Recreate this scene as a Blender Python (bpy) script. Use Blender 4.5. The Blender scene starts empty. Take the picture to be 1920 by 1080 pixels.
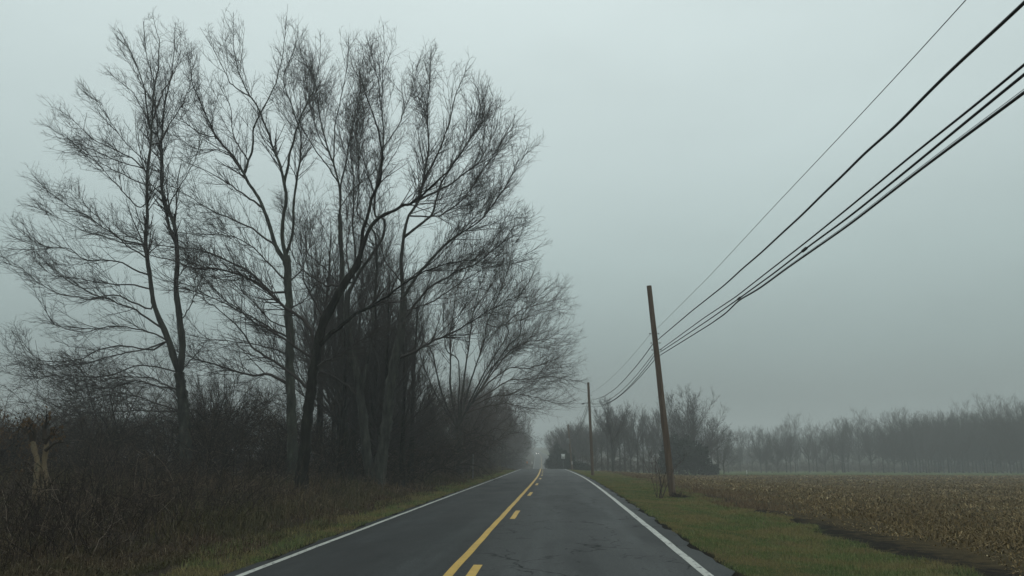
import bpy, math, numpy as np
from mathutils import Vector, Matrix
rng = np.random.default_rng(7)
S = bpy.context.scene
COL = S.collection
R = math.radians

# ------------------------------------------------------------------ camera
F, CX, CY = 1480.0, 960.0, 540.0
H_EYE = 1.73
TH = math.atan(312 / F)
PSI = math.atan(88 / F * math.cos(TH))
cam_d = bpy.data.cameras.new('camera'); cam = bpy.data.objects.new('camera', cam_d); COL.objects.link(cam)
cam.location = (0, 0, H_EYE)
cam.rotation_euler = (math.pi / 2 + TH, 0, PSI)
cam_d.sensor_width = 36; cam_d.lens = F / 1920 * 36
cam_d.clip_start = 0.1; cam_d.clip_end = 3000
S.camera = cam
fw = np.array([-math.sin(PSI) * math.cos(TH), math.cos(PSI) * math.cos(TH), math.sin(TH)])
rt = np.array([math.cos(PSI), math.sin(PSI), 0.0])
up = np.cross(rt, fw)
EYE = np.array([0, 0, H_EYE])

def ray(px, py):
    return fw + rt * ((px - CX) / F) + up * ((CY - py) / F)
def PY(px, py, Y):
    d = ray(px, py); return EYE + d * (Y / d[1])
def PZ(px, py, zc):
    return EYE + ray(px, py) * zc

# ------------------------------------------------------------------ terrain
W = 6.9
rows = [(1080, 427, 1338), (1015, 608, 1260), (976.7, 712, 1210), (944, 796, 1166), (927.7, 842, 1144),
        (910, 895, 1118.5), (894, 938, 1094), (883, 967, 1069), (878, 980, 1055)]
tab = []
for y, l, r in rows:
    zc = W * F / (r - l); p = PZ((l + r) / 2, y, zc); tab.append((p[1], p[0], p[2]))
x0 = tab[0][1]
pts = [(-100, x0, 0), (0, x0, 0)] + [(a, x0 if a < 40 else b, 0.0 if a < 40 else c) for a, b, c in tab]
pts = [p for p in pts if p[0] < 115] + [(136, -2.8, -.62), (160, -3.2, -1.15), (200, -4.0, -2.35), (250, -5.1, -3.45), (300, -6.2, -3.75),
        (340, -7.1, -3.05), (413, -8.7, .45), (480, -11.2, 1.9), (537, -14.5, 3.0), (650, -22, 5.5), (860, -40, 9)]
pts = np.array(pts)
YY = np.arange(-100, 861, 1.0)
def smooth(a, k):
    g = np.exp(-.5 * (np.arange(-3 * k, 3 * k + 1) / k) ** 2); g /= g.sum()
    return np.convolve(np.pad(a, 3 * k, mode='edge'), g, 'valid')
XCt = smooth(np.interp(YY, pts[:, 0], pts[:, 1]), 7)
ZRt = smooth(np.interp(YY, pts[:, 0], pts[:, 2]), 6)
def xc(Y): return np.interp(Y, YY, XCt)
def zr(Y): return np.interp(Y, YY, ZRt)
fy = np.array([-100, 0, 60, 145, 230, 260, 320, 450, 700, 860]); fz = np.array([0.2, -.25, -.75, -1.83, -3.3, -3.3, -2.0, .6, 6, 9])
ZFt = smooth(np.interp(YY, fy, fz), 10)
def zf(Y): return np.interp(Y, YY, ZFt)
def sst(a, b, x):
    t = np.clip((x - a) / (b - a), 0, 1); return t * t * (3 - 2 * t)
def bump(X, Y):
    return (np.sin(X * 1.7 + Y * .6) * np.sin(Y * 1.1 - X * .4) * .5 + np.sin(X * .5 + 2) * np.sin(Y * .37 + X * .21) + .4 * np.sin(3.3 * X + 1) * np.sin(2.9 * Y + X))
def gz(X, Y):
    X = np.asarray(X, float); Y = np.asarray(Y, float)
    lat = X - xc(Y); r = zr(Y)
    d = lat - 3.8
    verge = r - .03 - .07 * np.clip(d, 0, 3.0)
    k = sst(4, 26, lat)
    zR = verge * (1 - k) + (zf(Y)) * k + bump(X, Y) * .035 * sst(4.2, 6, lat)
    e = -lat - 3.6
    bank = r - .03 + .12 * sst(.3, 3.0, e) + .55 * sst(3.5, 13, e)
    far = r * .6 + .2 - 1.4 * sst(25, 140, e)
    k2 = sst(16, 70, e)
    zL = bank * (1 - k2) + far * k2 + bump(X, Y) * .11 * sst(.8, 3.5, e)
    z = np.where(lat > 0, zR, zL)
    road = sst(3.85, 3.45, np.abs(lat))
    return z - .10 * road
def hit(px, py, y0=6.0, y1=700.0):
    d = ray(px, py); t = np.linspace(y0, y1, 60000) / d[1]
    P = EYE + t[:, None] * d
    k = np.argmax(P[:, 2] < gz(P[:, 0], P[:, 1]))
    return P[k]

# ------------------------------------------------------------------ mesh helpers
def mk(name, V, Fs, mat, parent=None, smooth_=True, attrs=None):
    V = np.asarray(V, np.float32).reshape(-1, 3)
    if not isinstance(Fs, (list, tuple)): Fs = [Fs]
    Fs = [np.asarray(f, np.int32) for f in Fs if len(f)]
    me = bpy.data.meshes.new(name)
    me.vertices.add(len(V)); me.vertices.foreach_set('co', V.ravel())
    nl = sum(f.size for f in Fs); npoly = sum(len(f) for f in Fs)
    me.loops.add(nl); me.loops.foreach_set('vertex_index', np.concatenate([f.ravel() for f in Fs]))
    st = []; o = 0
    for f in Fs:
        st.append(o + np.arange(len(f)) * f.shape[1]); o += f.size
    me.polygons.add(npoly); me.polygons.foreach_set('loop_start', np.concatenate(st).astype(np.int32))
    me.update(calc_edges=True)
    if smooth_: me.polygons.foreach_set('use_smooth', np.ones(npoly, bool))
    for k, a in (attrs or {}).items():
        at = me.attributes.new(k, 'FLOAT', 'POINT'); at.data.foreach_set('value', np.asarray(a, np.float32))
    me.materials.append(mat)
    ob = bpy.data.objects.new(name, me); COL.objects.link(ob)
    if parent is not None: ob.parent = parent
    return ob
def tag(o, label=None, cat=None, group=None, kind=None):
    if label: o['label'] = label
    if cat: o['category'] = cat
    if group: o['group'] = group
    if kind: o['kind'] = kind
    return o
def empty(name, loc, rz=0, label=None, cat=None, group=None):
    o = bpy.data.objects.new(name, None); COL.objects.link(o); o.location = tuple(map(float, loc)); o.rotation_euler = (0, 0, rz)
    return tag(o, label, cat, group)
def dup(root, loc, rz=0, sc=1, label=None, group=None, scz=None):
    r = root.copy(); COL.objects.link(r); r.location = tuple(map(float, loc)); r.rotation_euler = (0, 0, rz); r.scale = (sc, sc, scz or sc)
    if label: r['label'] = label
    if group: r['group'] = group
    for ch in root.children:
        c = ch.copy(); COL.objects.link(c); c.parent = r
    return r
def nrm(a): return a / (np.linalg.norm(a, axis=-1, keepdims=True) + 1e-9)
class MB:
    def __init__(s): s.V = []; s.F = {3: [], 4: []}; s.n = 0
    def add(s, V, Fs):
        V = np.asarray(V, float).reshape(-1, 3)
        for f in (Fs if isinstance(Fs, (list, tuple)) else [Fs]):
            f = np.asarray(f, np.int64)
            if len(f): s.F[f.shape[1]].append(f + s.n)
        s.V.append(V); s.n += len(V)
    def tubes(s, P, Rr, sides, gnarl=0.0):
        """P (M,K,3) centre lines, Rr (M,K) radii"""
        M, K, _ = P.shape
        T = np.empty_like(P); T[:, 1:-1] = P[:, 2:] - P[:, :-2]; T[:, 0] = P[:, 1] - P[:, 0]; T[:, -1] = P[:, -1] - P[:, -2]
        T = nrm(T); mean = nrm(P[:, -1] - P[:, 0])
        ref = np.zeros_like(mean); ref[np.arange(M), np.argmin(np.abs(mean), 1)] = 1
        n1 = nrm(np.cross(T, ref[:, None, :])); n2 = np.cross(T, n1)
        a = np.arange(sides) * 2 * np.pi / sides
        V = P[:, :, None, :] + Rr[:, :, None, None] * (np.cos(a)[None, None, :, None] * n1[:, :, None, :] + np.sin(a)[None, None, :, None] * n2[:, :, None, :])
        if gnarl:
            g = 1 + gnarl * rng.normal(size=(M, K, sides, 1)); V = P[:, :, None, :] + (V - P[:, :, None, :]) * g
        m, k, j = np.meshgrid(np.arange(M), np.arange(K - 1), np.arange(sides), indexing='ij')
        b = (m * K + k) * sides; j2 = (j + 1) % sides
        Fq = np.stack([b + j, b + j2, b + sides + j2, b + sides + j], -1).reshape(-1, 4)
        s.add(V.reshape(-1, 3), Fq)
    def tube(s, P, r, sides=8, cap=True):
        P = np.asarray(P, float); r = np.broadcast_to(np.asarray(r, float), (len(P),))
        s.tubes(P[None], r[None], sides); tv = s.V[-1]
        if cap:
            for ring, c in ((tv[:sides], P[0]), (tv[-sides:], P[-1])):
                s.add(np.vstack([ring, c[None]]), np.array([[i, (i + 1) % sides, sides] for i in range(sides)]))
    def box(s, c, d, rz=0):
        c = np.asarray(c, float); d = np.asarray(d, float) / 2
        q = np.array([[x, y, z] for x in (-1, 1) for y in (-1, 1) for z in (-1, 1)], float) * d
        ca, sa = math.cos(rz), math.sin(rz)
        q = np.stack([q[:, 0] * ca - q[:, 1] * sa, q[:, 0] * sa + q[:, 1] * ca, q[:, 2]], 1) + c
        s.add(q, np.array([[0, 1, 3, 2], [4, 6, 7, 5], [0, 4, 5, 1], [2, 3, 7, 6], [0, 2, 6, 4], [1, 5, 7, 3]]))
    def build(s, name, mat, parent=None, smooth_=True):
        return mk(name, np.concatenate(s.V), [np.concatenate(s.F[k]) for k in (3, 4) if s.F[k]], mat, parent, smooth_)

# ------------------------------------------------------------------ materials
def new_mat(name):
    m = bpy.data.materials.new(name); m.use_nodes = True; nt = m.node_tree
    b = nt.nodes['Principled BSDF']
    return m, nt, b
def N(nt, t, **kw):
    n = nt.nodes.new(t)
    for k, v in kw.items():
        if k in ('operation', 'blend_type', 'data_type', 'attribute_name', 'feature', 'noise_dimensions', 'interpolation_type', 'distance'): setattr(n, k, v)
        else: n.inputs[k].default_value = v
    return n
def L(nt, a, b): nt.links.new(a, b)
def ramp(nt, src, stops):
    r = nt.nodes.new('ShaderNodeValToRGB'); e = r.color_ramp.elements
    while len(e) < len(stops): e.new(.5)
    for i, (p, c) in enumerate(stops): e[i].position = p; e[i].color = (*c, 1) if len(c) == 3 else c
    L(nt, src, r.inputs[0]); return r.outputs[0]
def mixc(nt, fac, a, b, blend='MIX'):
    n = nt.nodes.new('ShaderNodeMix'); n.data_type = 'RGBA'; n.blend_type = blend
    for s, v in ((n.inputs[0], fac), (n.inputs[6], a), (n.inputs[7], b)):
        if isinstance(v, (int, float)): s.default_value = v
        elif isinstance(v, tuple): s.default_value = (*v, 1)
        else: L(nt, v, s)
    return n.outputs[2]
def math_(nt, op, a, b=None):
    n = nt.nodes.new('ShaderNodeMath'); n.operation = op
    for i, v in enumerate((a, b)):
        if v is None: continue
        if isinstance(v, (int, float)): n.inputs[i].default_value = v
        else: L(nt, v, n.inputs[i])
    return n.outputs[0]
def mrange(nt, v, a, b, c=0., d=1.):
    n = nt.nodes.new('ShaderNodeMapRange'); n.interpolation_type = 'SMOOTHSTEP'
    L(nt, v, n.inputs[0])
    for i, q in enumerate((a, b, c, d)): n.inputs[i + 1].default_value = q
    return n.outputs[0]
def noise(nt, scale, detail=4, rough=.6, coord=None, stretch=None):
    n = nt.nodes.new('ShaderNodeTexNoise'); n.inputs['Scale'].default_value = scale; n.inputs['Detail'].default_value = detail; n.inputs['Roughness'].default_value = rough
    if coord is not None:
        if stretch:
            mp = nt.nodes.new('ShaderNodeMapping'); mp.inputs['Scale'].default_value = stretch; L(nt, coord, mp.inputs[0]); coord = mp.outputs[0]
        L(nt, coord, n.inputs['Vector'])
    return n.outputs['Fac']
def objco(nt): return nt.nodes.new('ShaderNodeTexCoord').outputs['Object']
def geo_pos(nt): return nt.nodes.new('ShaderNodeNewGeometry').outputs['Position']
def bumpn(nt, b, h, strength=.3, dist=.02):
    n = nt.nodes.new('ShaderNodeBump'); n.inputs['Strength'].default_value = strength; n.inputs['Distance'].default_value = dist
    L(nt, h, n.inputs['Height']); L(nt, n.outputs[0], b.inputs['Normal'])
def noisy(name, stops, scale, rough=.8, stretch=None, bump_=.0, bscale=None, spec=.3):
    m, nt, b = new_mat(name); co = objco(nt)
    f = noise(nt, scale, 5, .65, co, stretch)
    L(nt, ramp(nt, f, stops), b.inputs['Base Color']); b.inputs['Roughness'].default_value = rough
    b.inputs['Specular IOR Level'].default_value = spec
    if bump_: bumpn(nt, b, noise(nt, bscale or scale * 3, 5, .6, co, stretch), bump_)
    return m
def island(name, stops, rough=.85, spec=.05, patch=None, pscale=.35):
    """colour varies from blade to blade (and slowly over the ground)"""
    m, nt, b = new_mat(name); g = nt.nodes.new('ShaderNodeNewGeometry')
    c = ramp(nt, g.outputs['Random Per Island'], stops)
    if patch:
        f = mrange(nt, noise(nt, pscale, 4, .65, g.outputs['Position']), .42, .58)
        c = mixc(nt, f, c, mixc(nt, .65, c, patch))
    L(nt, c, b.inputs['Base Color']); b.inputs['Roughness'].default_value = rough; b.inputs['Specular IOR Level'].default_value = spec
    return m

bark = noisy('bark', [(.32, (.014, .013, .011)), (.48, (.034, .033, .028)), (.58, (.048, .049, .038)), (.7, (.085, .085, .072))], 5, .9, (1, 1, .22), 1.0, 12)
bark_dark = noisy('bark_dark', [(.32, (.008, .007, .006)), (.5, (.018, .017, .014)), (.7, (.04, .039, .032))], 5, .92, (1, 1, .22), 1.0, 12, .1)
bark_pale = noisy('bark_pale', [(.32, (.016, .016, .013)), (.48, (.038, .039, .031)), (.58, (.046, .05, .035)), (.72, (.10, .105, .09))], 4.5, .9, (1, 1, .28), 1.0, 12)
twig = noisy('twig', [(.3, (.036, .030, .027)), (.7, (.064, .054, .048))], 1.2, .9)
twig_red = noisy('twig_red', [(.3, (.065, .047, .040)), (.7, (.10, .078, .066))], .8, .9)
brush = island('brush', [(0, (.014, .011, .009)), (.45, (.034, .026, .021)), (.75, (.068, .052, .040)), (.93, (.12, .09, .066)), (1, (.22, .18, .14))], .9)
evergreen = island('evergreen', [(0, (.006, .011, .007)), (.6, (.012, .020, .012)), (1, (.022, .032, .02))])
leafmat = island('dead_leaf', [(0, (.06, .035, .02)), (1, (.12, .075, .04))])
deadgrass = island('dead_grass', [(0, (.04, .027, .018)), (.4, (.075, .05, .032)), (.75, (.115, .082, .05)), (.96, (.17, .13, .082)), (1, (.3, .25, .17))], patch=(.058, .062, .026), pscale=.35)
greengrass = island('green_grass', [(0, (.07, .105, .034)), (.5, (.125, .175, .058)), (.8, (.18, .205, .08)), (1, (.28, .235, .12))], patch=(.27, .19, .09), pscale=.6)
straw = island('straw', [(0, (.055, .037, .019)), (.12, (.07, .07, .027)), (.26, (.125, .084, .04)), (.7, (.22, .155, .072)), (.94, (.33, .25, .125)), (1, (.55, .45, .28))], patch=(.10, .068, .028), pscale=.12)
weedmat = island('weed', [(0, (.09, .05, .03)), (.5, (.16, .105, .06)), (1, (.24, .175, .10))])
polewood = noisy('pole_wood', [(.3, (.065, .042, .030)), (.5, (.125, .085, .060)), (.75, (.17, .128, .098))], 6, .85, (1, 1, .08), .5, 22)
metal = noisy('galvanised_metal', [(.3, (.12, .12, .12)), (.7, (.2, .2, .2))], 5, .5)
darkmetal = noisy('dark_metal', [(.3, (.03, .03, .03)), (.7, (.06, .06, .06))], 5, .6)
cable = noisy('black_cable', [(.3, (.012, .013, .014)), (.7, (.025, .026, .028))], 3, .45)
steelwire = noisy('steel_wire', [(.3, (.05, .055, .058)), (.7, (.08, .085, .09))], 3, .5)
whitepaint = noisy('sign_white', [(.3, (.62, .62, .6)), (.7, (.75, .75, .73))], 8, .5)
signblack = noisy('sign_black', [(.3, (.03, .03, .03)), (.7, (.05, .05, .05))], 8, .5)
orange = noisy('orange_plastic', [(.3, (.45, .16, .05)), (.7, (.55, .22, .08))], 8, .5)
splitwood = noisy('split_wood', [(.28, (.030, .026, .018)), (.40, (.13, .09, .05)), (.55, (.20, .15, .09)), (.63, (.09, .08, .05)), (.8, (.045, .042, .028))], 6.0, .85, (1, 1, .3), .8, 18)
carpaint = noisy('car_paint', [(.3, (.10, .11, .12)), (.7, (.12, .13, .14))], 2, .3, spec=.5)
glass = noisy('car_glass', [(.3, (.01, .012, .014)), (.7, (.015, .017, .02))], 2, .08, spec=.5)
rubber = noisy('rubber', [(.3, (.012, .012, .012)), (.7, (.02, .02, .02))], 8, .8)

# asphalt
def asphalt():
    m, nt, b = new_mat('asphalt'); co = objco(nt)
    lat = N(nt, 'ShaderNodeAttribute', attribute_name='lat').outputs['Fac']
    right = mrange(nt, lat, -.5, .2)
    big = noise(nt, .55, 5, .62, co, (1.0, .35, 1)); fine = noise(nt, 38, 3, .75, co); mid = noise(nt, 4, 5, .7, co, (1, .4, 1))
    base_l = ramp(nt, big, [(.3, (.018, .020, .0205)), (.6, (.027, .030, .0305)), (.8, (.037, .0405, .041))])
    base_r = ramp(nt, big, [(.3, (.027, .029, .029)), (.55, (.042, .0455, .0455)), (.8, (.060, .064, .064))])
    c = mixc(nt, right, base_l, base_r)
    c = mixc(nt, mrange(nt, fine, .3, .75), mixc(nt, 1.0, c, (.5, .5, .5), 'MULTIPLY'), mixc(nt, 1.0, c, (1.5, 1.5, 1.5), 'MULTIPLY'))
    wheel = math_(nt, 'COSINE', math_(nt, 'MULTIPLY', math_(nt, 'ADD', lat, -1.72), 3.6))
    streak = noise(nt, 1.5, 4, .7, co, (1.0, .05, 1))
    wf = math_(nt, 'MULTIPLY', mrange(nt, wheel, .75, -.9, 0, 1), mrange(nt, streak, .35, .65))
    c = mixc(nt, wf, c, mixc(nt, 1.0, c, (1.45, 1.47, 1.47), 'MULTIPLY'))
    patch = mrange(nt, noise(nt, .16, 3, .6, co, (1.4, .35, 1)), .52, .56)
    c = mixc(nt, math_(nt, 'MULTIPLY', patch, .55), c, (.017, .019, .0195))
    c = mixc(nt, mrange(nt, mid, .55, .75, 0, .4), c, (.009, .010, .0105))
    # cracks
    warp = nt.nodes.new('ShaderNodeVectorMath'); warp.operation = 'MULTIPLY_ADD'
    nz = nt.nodes.new('ShaderNodeTexNoise'); nz.inputs['Scale'].default_value = 1.6; nz.inputs['Detail'].default_value = 5; L(nt, co, nz.inputs['Vector'])
    L(nt, nz.outputs['Color'], warp.inputs[0]); warp.inputs[1].default_value = (1.1, 1.1, 0); L(nt, co, warp.inputs[2])
    def crack(scale, width, mlo, mhi, mscale, st):
        mp = nt.nodes.new('ShaderNodeMapping'); mp.inputs['Scale'].default_value = st; L(nt, warp.outputs[0], mp.inputs[0])
        v = nt.nodes.new('ShaderNodeTexVoronoi'); v.feature = 'DISTANCE_TO_EDGE'; v.inputs['Scale'].default_value = scale; L(nt, mp.outputs[0], v.inputs['Vector'])
        line = mrange(nt, v.outputs['Distance'], 0.0, width, 1, 0)
        return math_(nt, 'MULTIPLY', line, mrange(nt, noise(nt, mscale, 3, .6, co), mlo, mhi))
    k1 = crack(.5, .013, .43, .52, .5, (1, .45, 1)); k2 = crack(1.7, .028, .53, .61, .8, (1, .6, 1))
    kk = math_(nt, 'MAXIMUM', k1, k2)
    kk = math_(nt, 'MULTIPLY', kk, mrange(nt, lat, -.6, .4, .12, .72))
    c = mixc(nt, kk, c, (.004, .004, .004))
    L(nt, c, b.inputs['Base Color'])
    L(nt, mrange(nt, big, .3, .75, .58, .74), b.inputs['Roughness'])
    L(nt, math_(nt, 'MULTIPLY', math_(nt, 'SUBTRACT', 1.0, kk), .10), b.inputs['Specular IOR Level'])
    hgt = math_(nt, 'SUBTRACT', math_(nt, 'MULTIPLY', fine, .5), kk)
    bumpn(nt, b, hgt, .5, .006)
    return m
def paint(name, col, wear):
    m, nt, b = new_mat(name); co = objco(nt)
    f = noise(nt, 9, 6, .75, co, (1, .45, 1))
    c = mixc(nt, mrange(nt, noise(nt, 2.2, 4, .7, co), .35, .7), col, tuple(x * .78 for x in col))
    c = mixc(nt, mrange(nt, f, wear, wear + .07), c, (.05, .052, .05))
    L(nt, c, b.inputs['Base Color']); b.inputs['Roughness'].default_value = .55
    bumpn(nt, b, noise(nt, 60, 2, .7, co), .35, .004)
    return m
def ground_mat():
    m, nt, b = new_mat('ground'); co = geo_pos(nt)
    lat = N(nt, 'ShaderNodeAttribute', attribute_name='lat').outputs['Fac']
    sep = nt.nodes.new('ShaderNodeSeparateXYZ'); L(nt, co, sep.inputs[0]); Y = sep.outputs[1]
    n1 = noise(nt, .35, 5, .65, co); n2 = noise(nt, 3.0, 5, .7, co); n3 = noise(nt, 18, 4, .7, co)
    latn = math_(nt, 'ADD', lat, math_(nt, 'MULTIPLY', math_(nt, 'SUBTRACT', n2, .5), 3.4))
    green = mixc(nt, mrange(nt, n1, .42, .62), mixc(nt, n3, (.035, .05, .018), (.08, .10, .035)), mixc(nt, n3, (.07, .055, .025), (.15, .12, .06)))
    litter = mixc(nt, mrange(nt, n3, .3, .7), (.016, .012, .009), (.07, .053, .04))
    litter = mixc(nt, mrange(nt, n1, .5, .7, 0, .5), litter, (.04, .048, .02))
    soil = mixc(nt, n3, (.010, .009, .008), (.026, .022, .018))
    stub = mixc(nt, mrange(nt, n2, .3, .7), mixc(nt, n3, (.030, .024, .013), (.075, .058, .03)), mixc(nt, n3, (.05, .038, .02), (.12, .09, .045)))
    far = mixc(nt, n1, (.055, .085, .028), (.09, .10, .038))
    field = mixc(nt, mrange(nt, latn, 8.4, 9.6), soil, stub)
    Yn = math_(nt, 'ADD', Y, math_(nt, 'MULTIPLY', math_(nt, 'SUBTRACT', n1, .5), 22.0))
    field = mixc(nt, mrange(nt, Yn, 128, 146), field, far)
    field = mixc(nt, mrange(nt, Yn, 240, 262), field, mixc(nt, n1, (.05, .045, .03), (.075, .065, .045)))
    c = mixc(nt, mrange(nt, latn, 7.7, 8.3), green, field)
    c = mixc(nt, mrange(nt, latn, -3.9, -4.4), c, litter)
    c = mixc(nt, mrange(nt, math_(nt, 'ABSOLUTE', lat), 4.2, 3.9), c, soil)
    L(nt, c, b.inputs['Base Color']); b.inputs['Roughness'].default_value = .95; b.inputs['Specular IOR Level'].default_value = .02
    bumpn(nt, b, n3, 1.0, .09)
    return m
M_asph = asphalt(); M_ground = ground_mat()
M_white = paint('white_marking', (.40, .41, .37), .55); M_yel = paint('yellow_marking', (.46, .285, .03), .62)

# ------------------------------------------------------------------ ground + road
def grid(lats, ys, z_of, name, mat, rel=True, extra=None):
    la, y = np.meshgrid(lats, ys, indexing='ij'); X = xc(y) + la
    Z = z_of(X, y, la)
    nL, nY = la.shape
    i, j = np.meshgrid(np.arange(nL - 1), np.arange(nY - 1), indexing='ij'); b = i * nY + j
    Fq = np.stack([b, b + nY, b + nY + 1, b + 1], -1).reshape(-1, 4)
    return mk(name, np.stack([X, y, Z], -1).reshape(-1, 3), Fq, mat, attrs={'lat': la.ravel()})
ysl = np.unique(np.concatenate([np.arange(-80, 0, 4), np.arange(0, 60, .5), np.arange(60, 200, 2), np.arange(200, 855, 6)]))
la = np.unique(np.concatenate([-np.geomspace(60, 600, 26), np.arange(-60, -10, 1.), np.arange(-10, 15, .25), np.arange(15, 60, 1.), np.geomspace(60, 600, 26)]))
tag(grid(la, ysl, lambda X, Y, l: gz(X, Y), 'ground', M_ground), kind='structure', label='brown and green ground on both sides of the road')
def crown_z(lt): return -.018 * np.abs(lt)
yr = np.unique(np.concatenate([np.arange(-78, 0, 4), np.arange(0, 60, .5), np.arange(60, 200, 1.5), np.arange(200, 845, 4)]))
ragged = lambda Y, s: .05 * np.sin(Y * 1.3 + s) + .04 * np.sin(Y * 3.1 + 2 * s) + .03 * np.sin(Y * 7.7 + s)
def road_grid():
    lats = np.array([-3.72, -3.70, -3.45, -2.6, -1.7, -.85, 0, .85, 1.7, 2.6, 3.45, 3.86, 3.88])
    l2, y = np.meshgrid(lats, yr, indexing='ij'); l2 = l2.copy()
    l2[:2] += ragged(y[:2], 1.0); l2[-2:] += ragged(y[-2:], 2.4) * 1.2
    Z = zr(y) + crown_z(l2) + .04; Z[0] -= .2; Z[-1] -= .2
    X = xc(y) + l2; nL, nY = l2.shape
    i, j = np.meshgrid(np.arange(nL - 1), np.arange(nY - 1), indexing='ij'); b = i * nY + j
    Fq = np.stack([b, b + nY, b + nY + 1, b + 1], -1).reshape(-1, 4)
    return mk('road', np.stack([X, y, Z], -1).reshape(-1, 3), Fq, M_asph, attrs={'lat': l2.ravel()})
tag(road_grid(), kind='structure', label='worn wet two lane asphalt road running to a crest')
def stripe(name, lat0, w, ya, yb, mat, label):
    ys = yr[(yr > ya) & (yr < yb)]; ys = np.unique(np.concatenate([[ya], ys, [yb]]))
    wob = .004 * np.sin(ys * .9 + lat0) + .004 * np.sin(ys * 2.3)
    V = []
    for k in (-.5, .5):
        l = lat0 + k * w + wob
        V.append(np.stack([xc(ys) + l, ys, zr(ys) + crown_z(l) + .045], -1))
    n = len(ys); V = np.concatenate(V); i = np.arange(n - 1)
    # sheet follows the road's chord between the same Y stations, a few mm above
    return tag(mk(name, V, np.stack([i, i + n, i + n + 1, i + 1], -1), mat), label=label, kind='structure')
stripe('white_edge_line', -3.45, .12, -78, 840, M_white, 'white edge line along the left side of the road')
stripe('white_edge_line', 3.45, .15, -78, 840, M_white, 'worn white edge line along the right side of the road')
stripe('yellow_solid_line', -.33, .14, -78, 840, M_yel, 'solid yellow line along the middle of the road')
end = PZ(0, 0, 1)
k = 0; Ye = 12.9
for k in range(-1, 34):
    a = Ye + 12.19 * k
    stripe('yellow_dash', -.0, .14, a - 3.2, a, M_yel, 'yellow dash of the broken centre line')

# ------------------------------------------------------------------ tree machinery
def resample(P, K):
    P = np.asarray(P, float); d = np.r_[0, np.cumsum(np.linalg.norm(np.diff(P, axis=0), axis=1))]
    t = np.linspace(0, d[-1], K)
    # Catmull-like smoothing through fine linear interpolation + blur
    fine = np.stack([np.interp(np.linspace(0, d[-1], K * 6), d, P[:, i]) for i in range(3)], -1)
    w = 5; pad = np.pad(fine, ((w, w), (0, 0)), mode='reflect', reflect_type='odd')
    ker = np.hanning(2 * w + 3)[1:-1]; ker /= ker.sum()
    sm = np.stack([np.convolve(pad[:, i], ker, 'valid') for i in range(3)], -1)
    return sm[np.linspace(0, len(sm) - 1, K).round().astype(int)]
def interp_batch(P, t):
    K = P.shape[1]; f = t * (K - 1); i = np.clip(f.astype(int), 0, K - 2); u = (f - i)[:, None]
    a = P[np.arange(len(P)), i]; b = P[np.arange(len(P)), i + 1]
    return a * (1 - u) + b * u, nrm(b - a)
def spawn(P, Rd, t0, spacing, length, ang, K, upw, rmin, rscale, jit=.16, lmin=.25, taper=.55, cap=.6, droop=0.0, flat=0.0):
    """children along every parent of a batch, all at once"""
    M = len(P); plen = np.linalg.norm(np.diff(P, axis=1), axis=2).sum(1)
    t0 = np.broadcast_to(np.asarray(t0, float), (M,))
    n = np.maximum(1, rng.poisson(plen * (1 - t0) / spacing + .3)).astype(int)
    idx = np.repeat(np.arange(M), n)
    t = t0[idx] + (1 - t0[idx]) * rng.random(len(idx)) ** .9
    pos, tan = interp_batch(P[idx], t)
    rr = np.stack([np.interp(t[k:k + 1], np.linspace(0, 1, Rd.shape[1]), Rd[idx[k]]) for k in range(len(t))])[:, 0] if len(t) < 400 else None
    if rr is None:
        f = t * (Rd.shape[1] - 1); i = np.clip(f.astype(int), 0, Rd.shape[1] - 2); u = f - i
        rr = Rd[idx, i] * (1 - u) + Rd[idx, i + 1] * u
    rv = rng.normal(size=(len(idx), 3)); rv[:, 2] *= (1 - flat)
    perp = nrm(rv - (rv * tan).sum(1, keepdims=True) * tan)
    a = ang * rng.uniform(.6, 1.3, len(idx))
    d = np.cos(a)[:, None] * tan + np.sin(a)[:, None] * perp
    Ln = length * (1 - taper * t) * rng.uniform(.45, 1.25, len(idx))
    Ln = np.minimum(Ln, plen[idx] * cap); Ln = np.maximum(Ln, lmin)
    C = np.empty((len(idx), K + 1, 3)); C[:, 0] = pos; st = (Ln / K)[:, None]
    drift = rng.normal(size=(len(idx), 3)) * jit * .3
    for k in range(K):
        d = nrm(d + rng.normal(size=d.shape) * jit + drift * .5 + np.array([0, 0, upw - droop * k / K]))
        C[:, k + 1] = C[:, k] + d * st
    r0 = np.clip(rr * rscale, rmin, None) * rng.uniform(.7, 1.1, len(idx)); r0 = np.minimum(r0, np.maximum(rr * .9, rmin))
    RR = r0[:, None] * np.linspace(1, .3, K + 1)[None] ** .9
    return C, np.maximum(RR, rmin * .45)
CROPS = {'A': (0, 20, 2.7), 'B': (0, 380, 2.7), 'C': (330, 20, 2.7), 'D': (330, 380, 2.7), 'E': (660, 20, 2.7), 'F': (700, 380, 2.7),
         'G': (480, 640, 3.375), 'H': (740, 600, 3.6), 'R': (0, 0, 1)}
def px(spec):
    out = []; k = 'R'
    for s in spec:
        if isinstance(s, str): k = s
        else:
            x, y, c = CROPS[k]; out.append((x + s[0] / c, y + s[1] / c))
    return out
def resamp(P, K):
    return P[:, np.linspace(0, P.shape[1] - 1, K).round().astype(int)]
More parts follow.
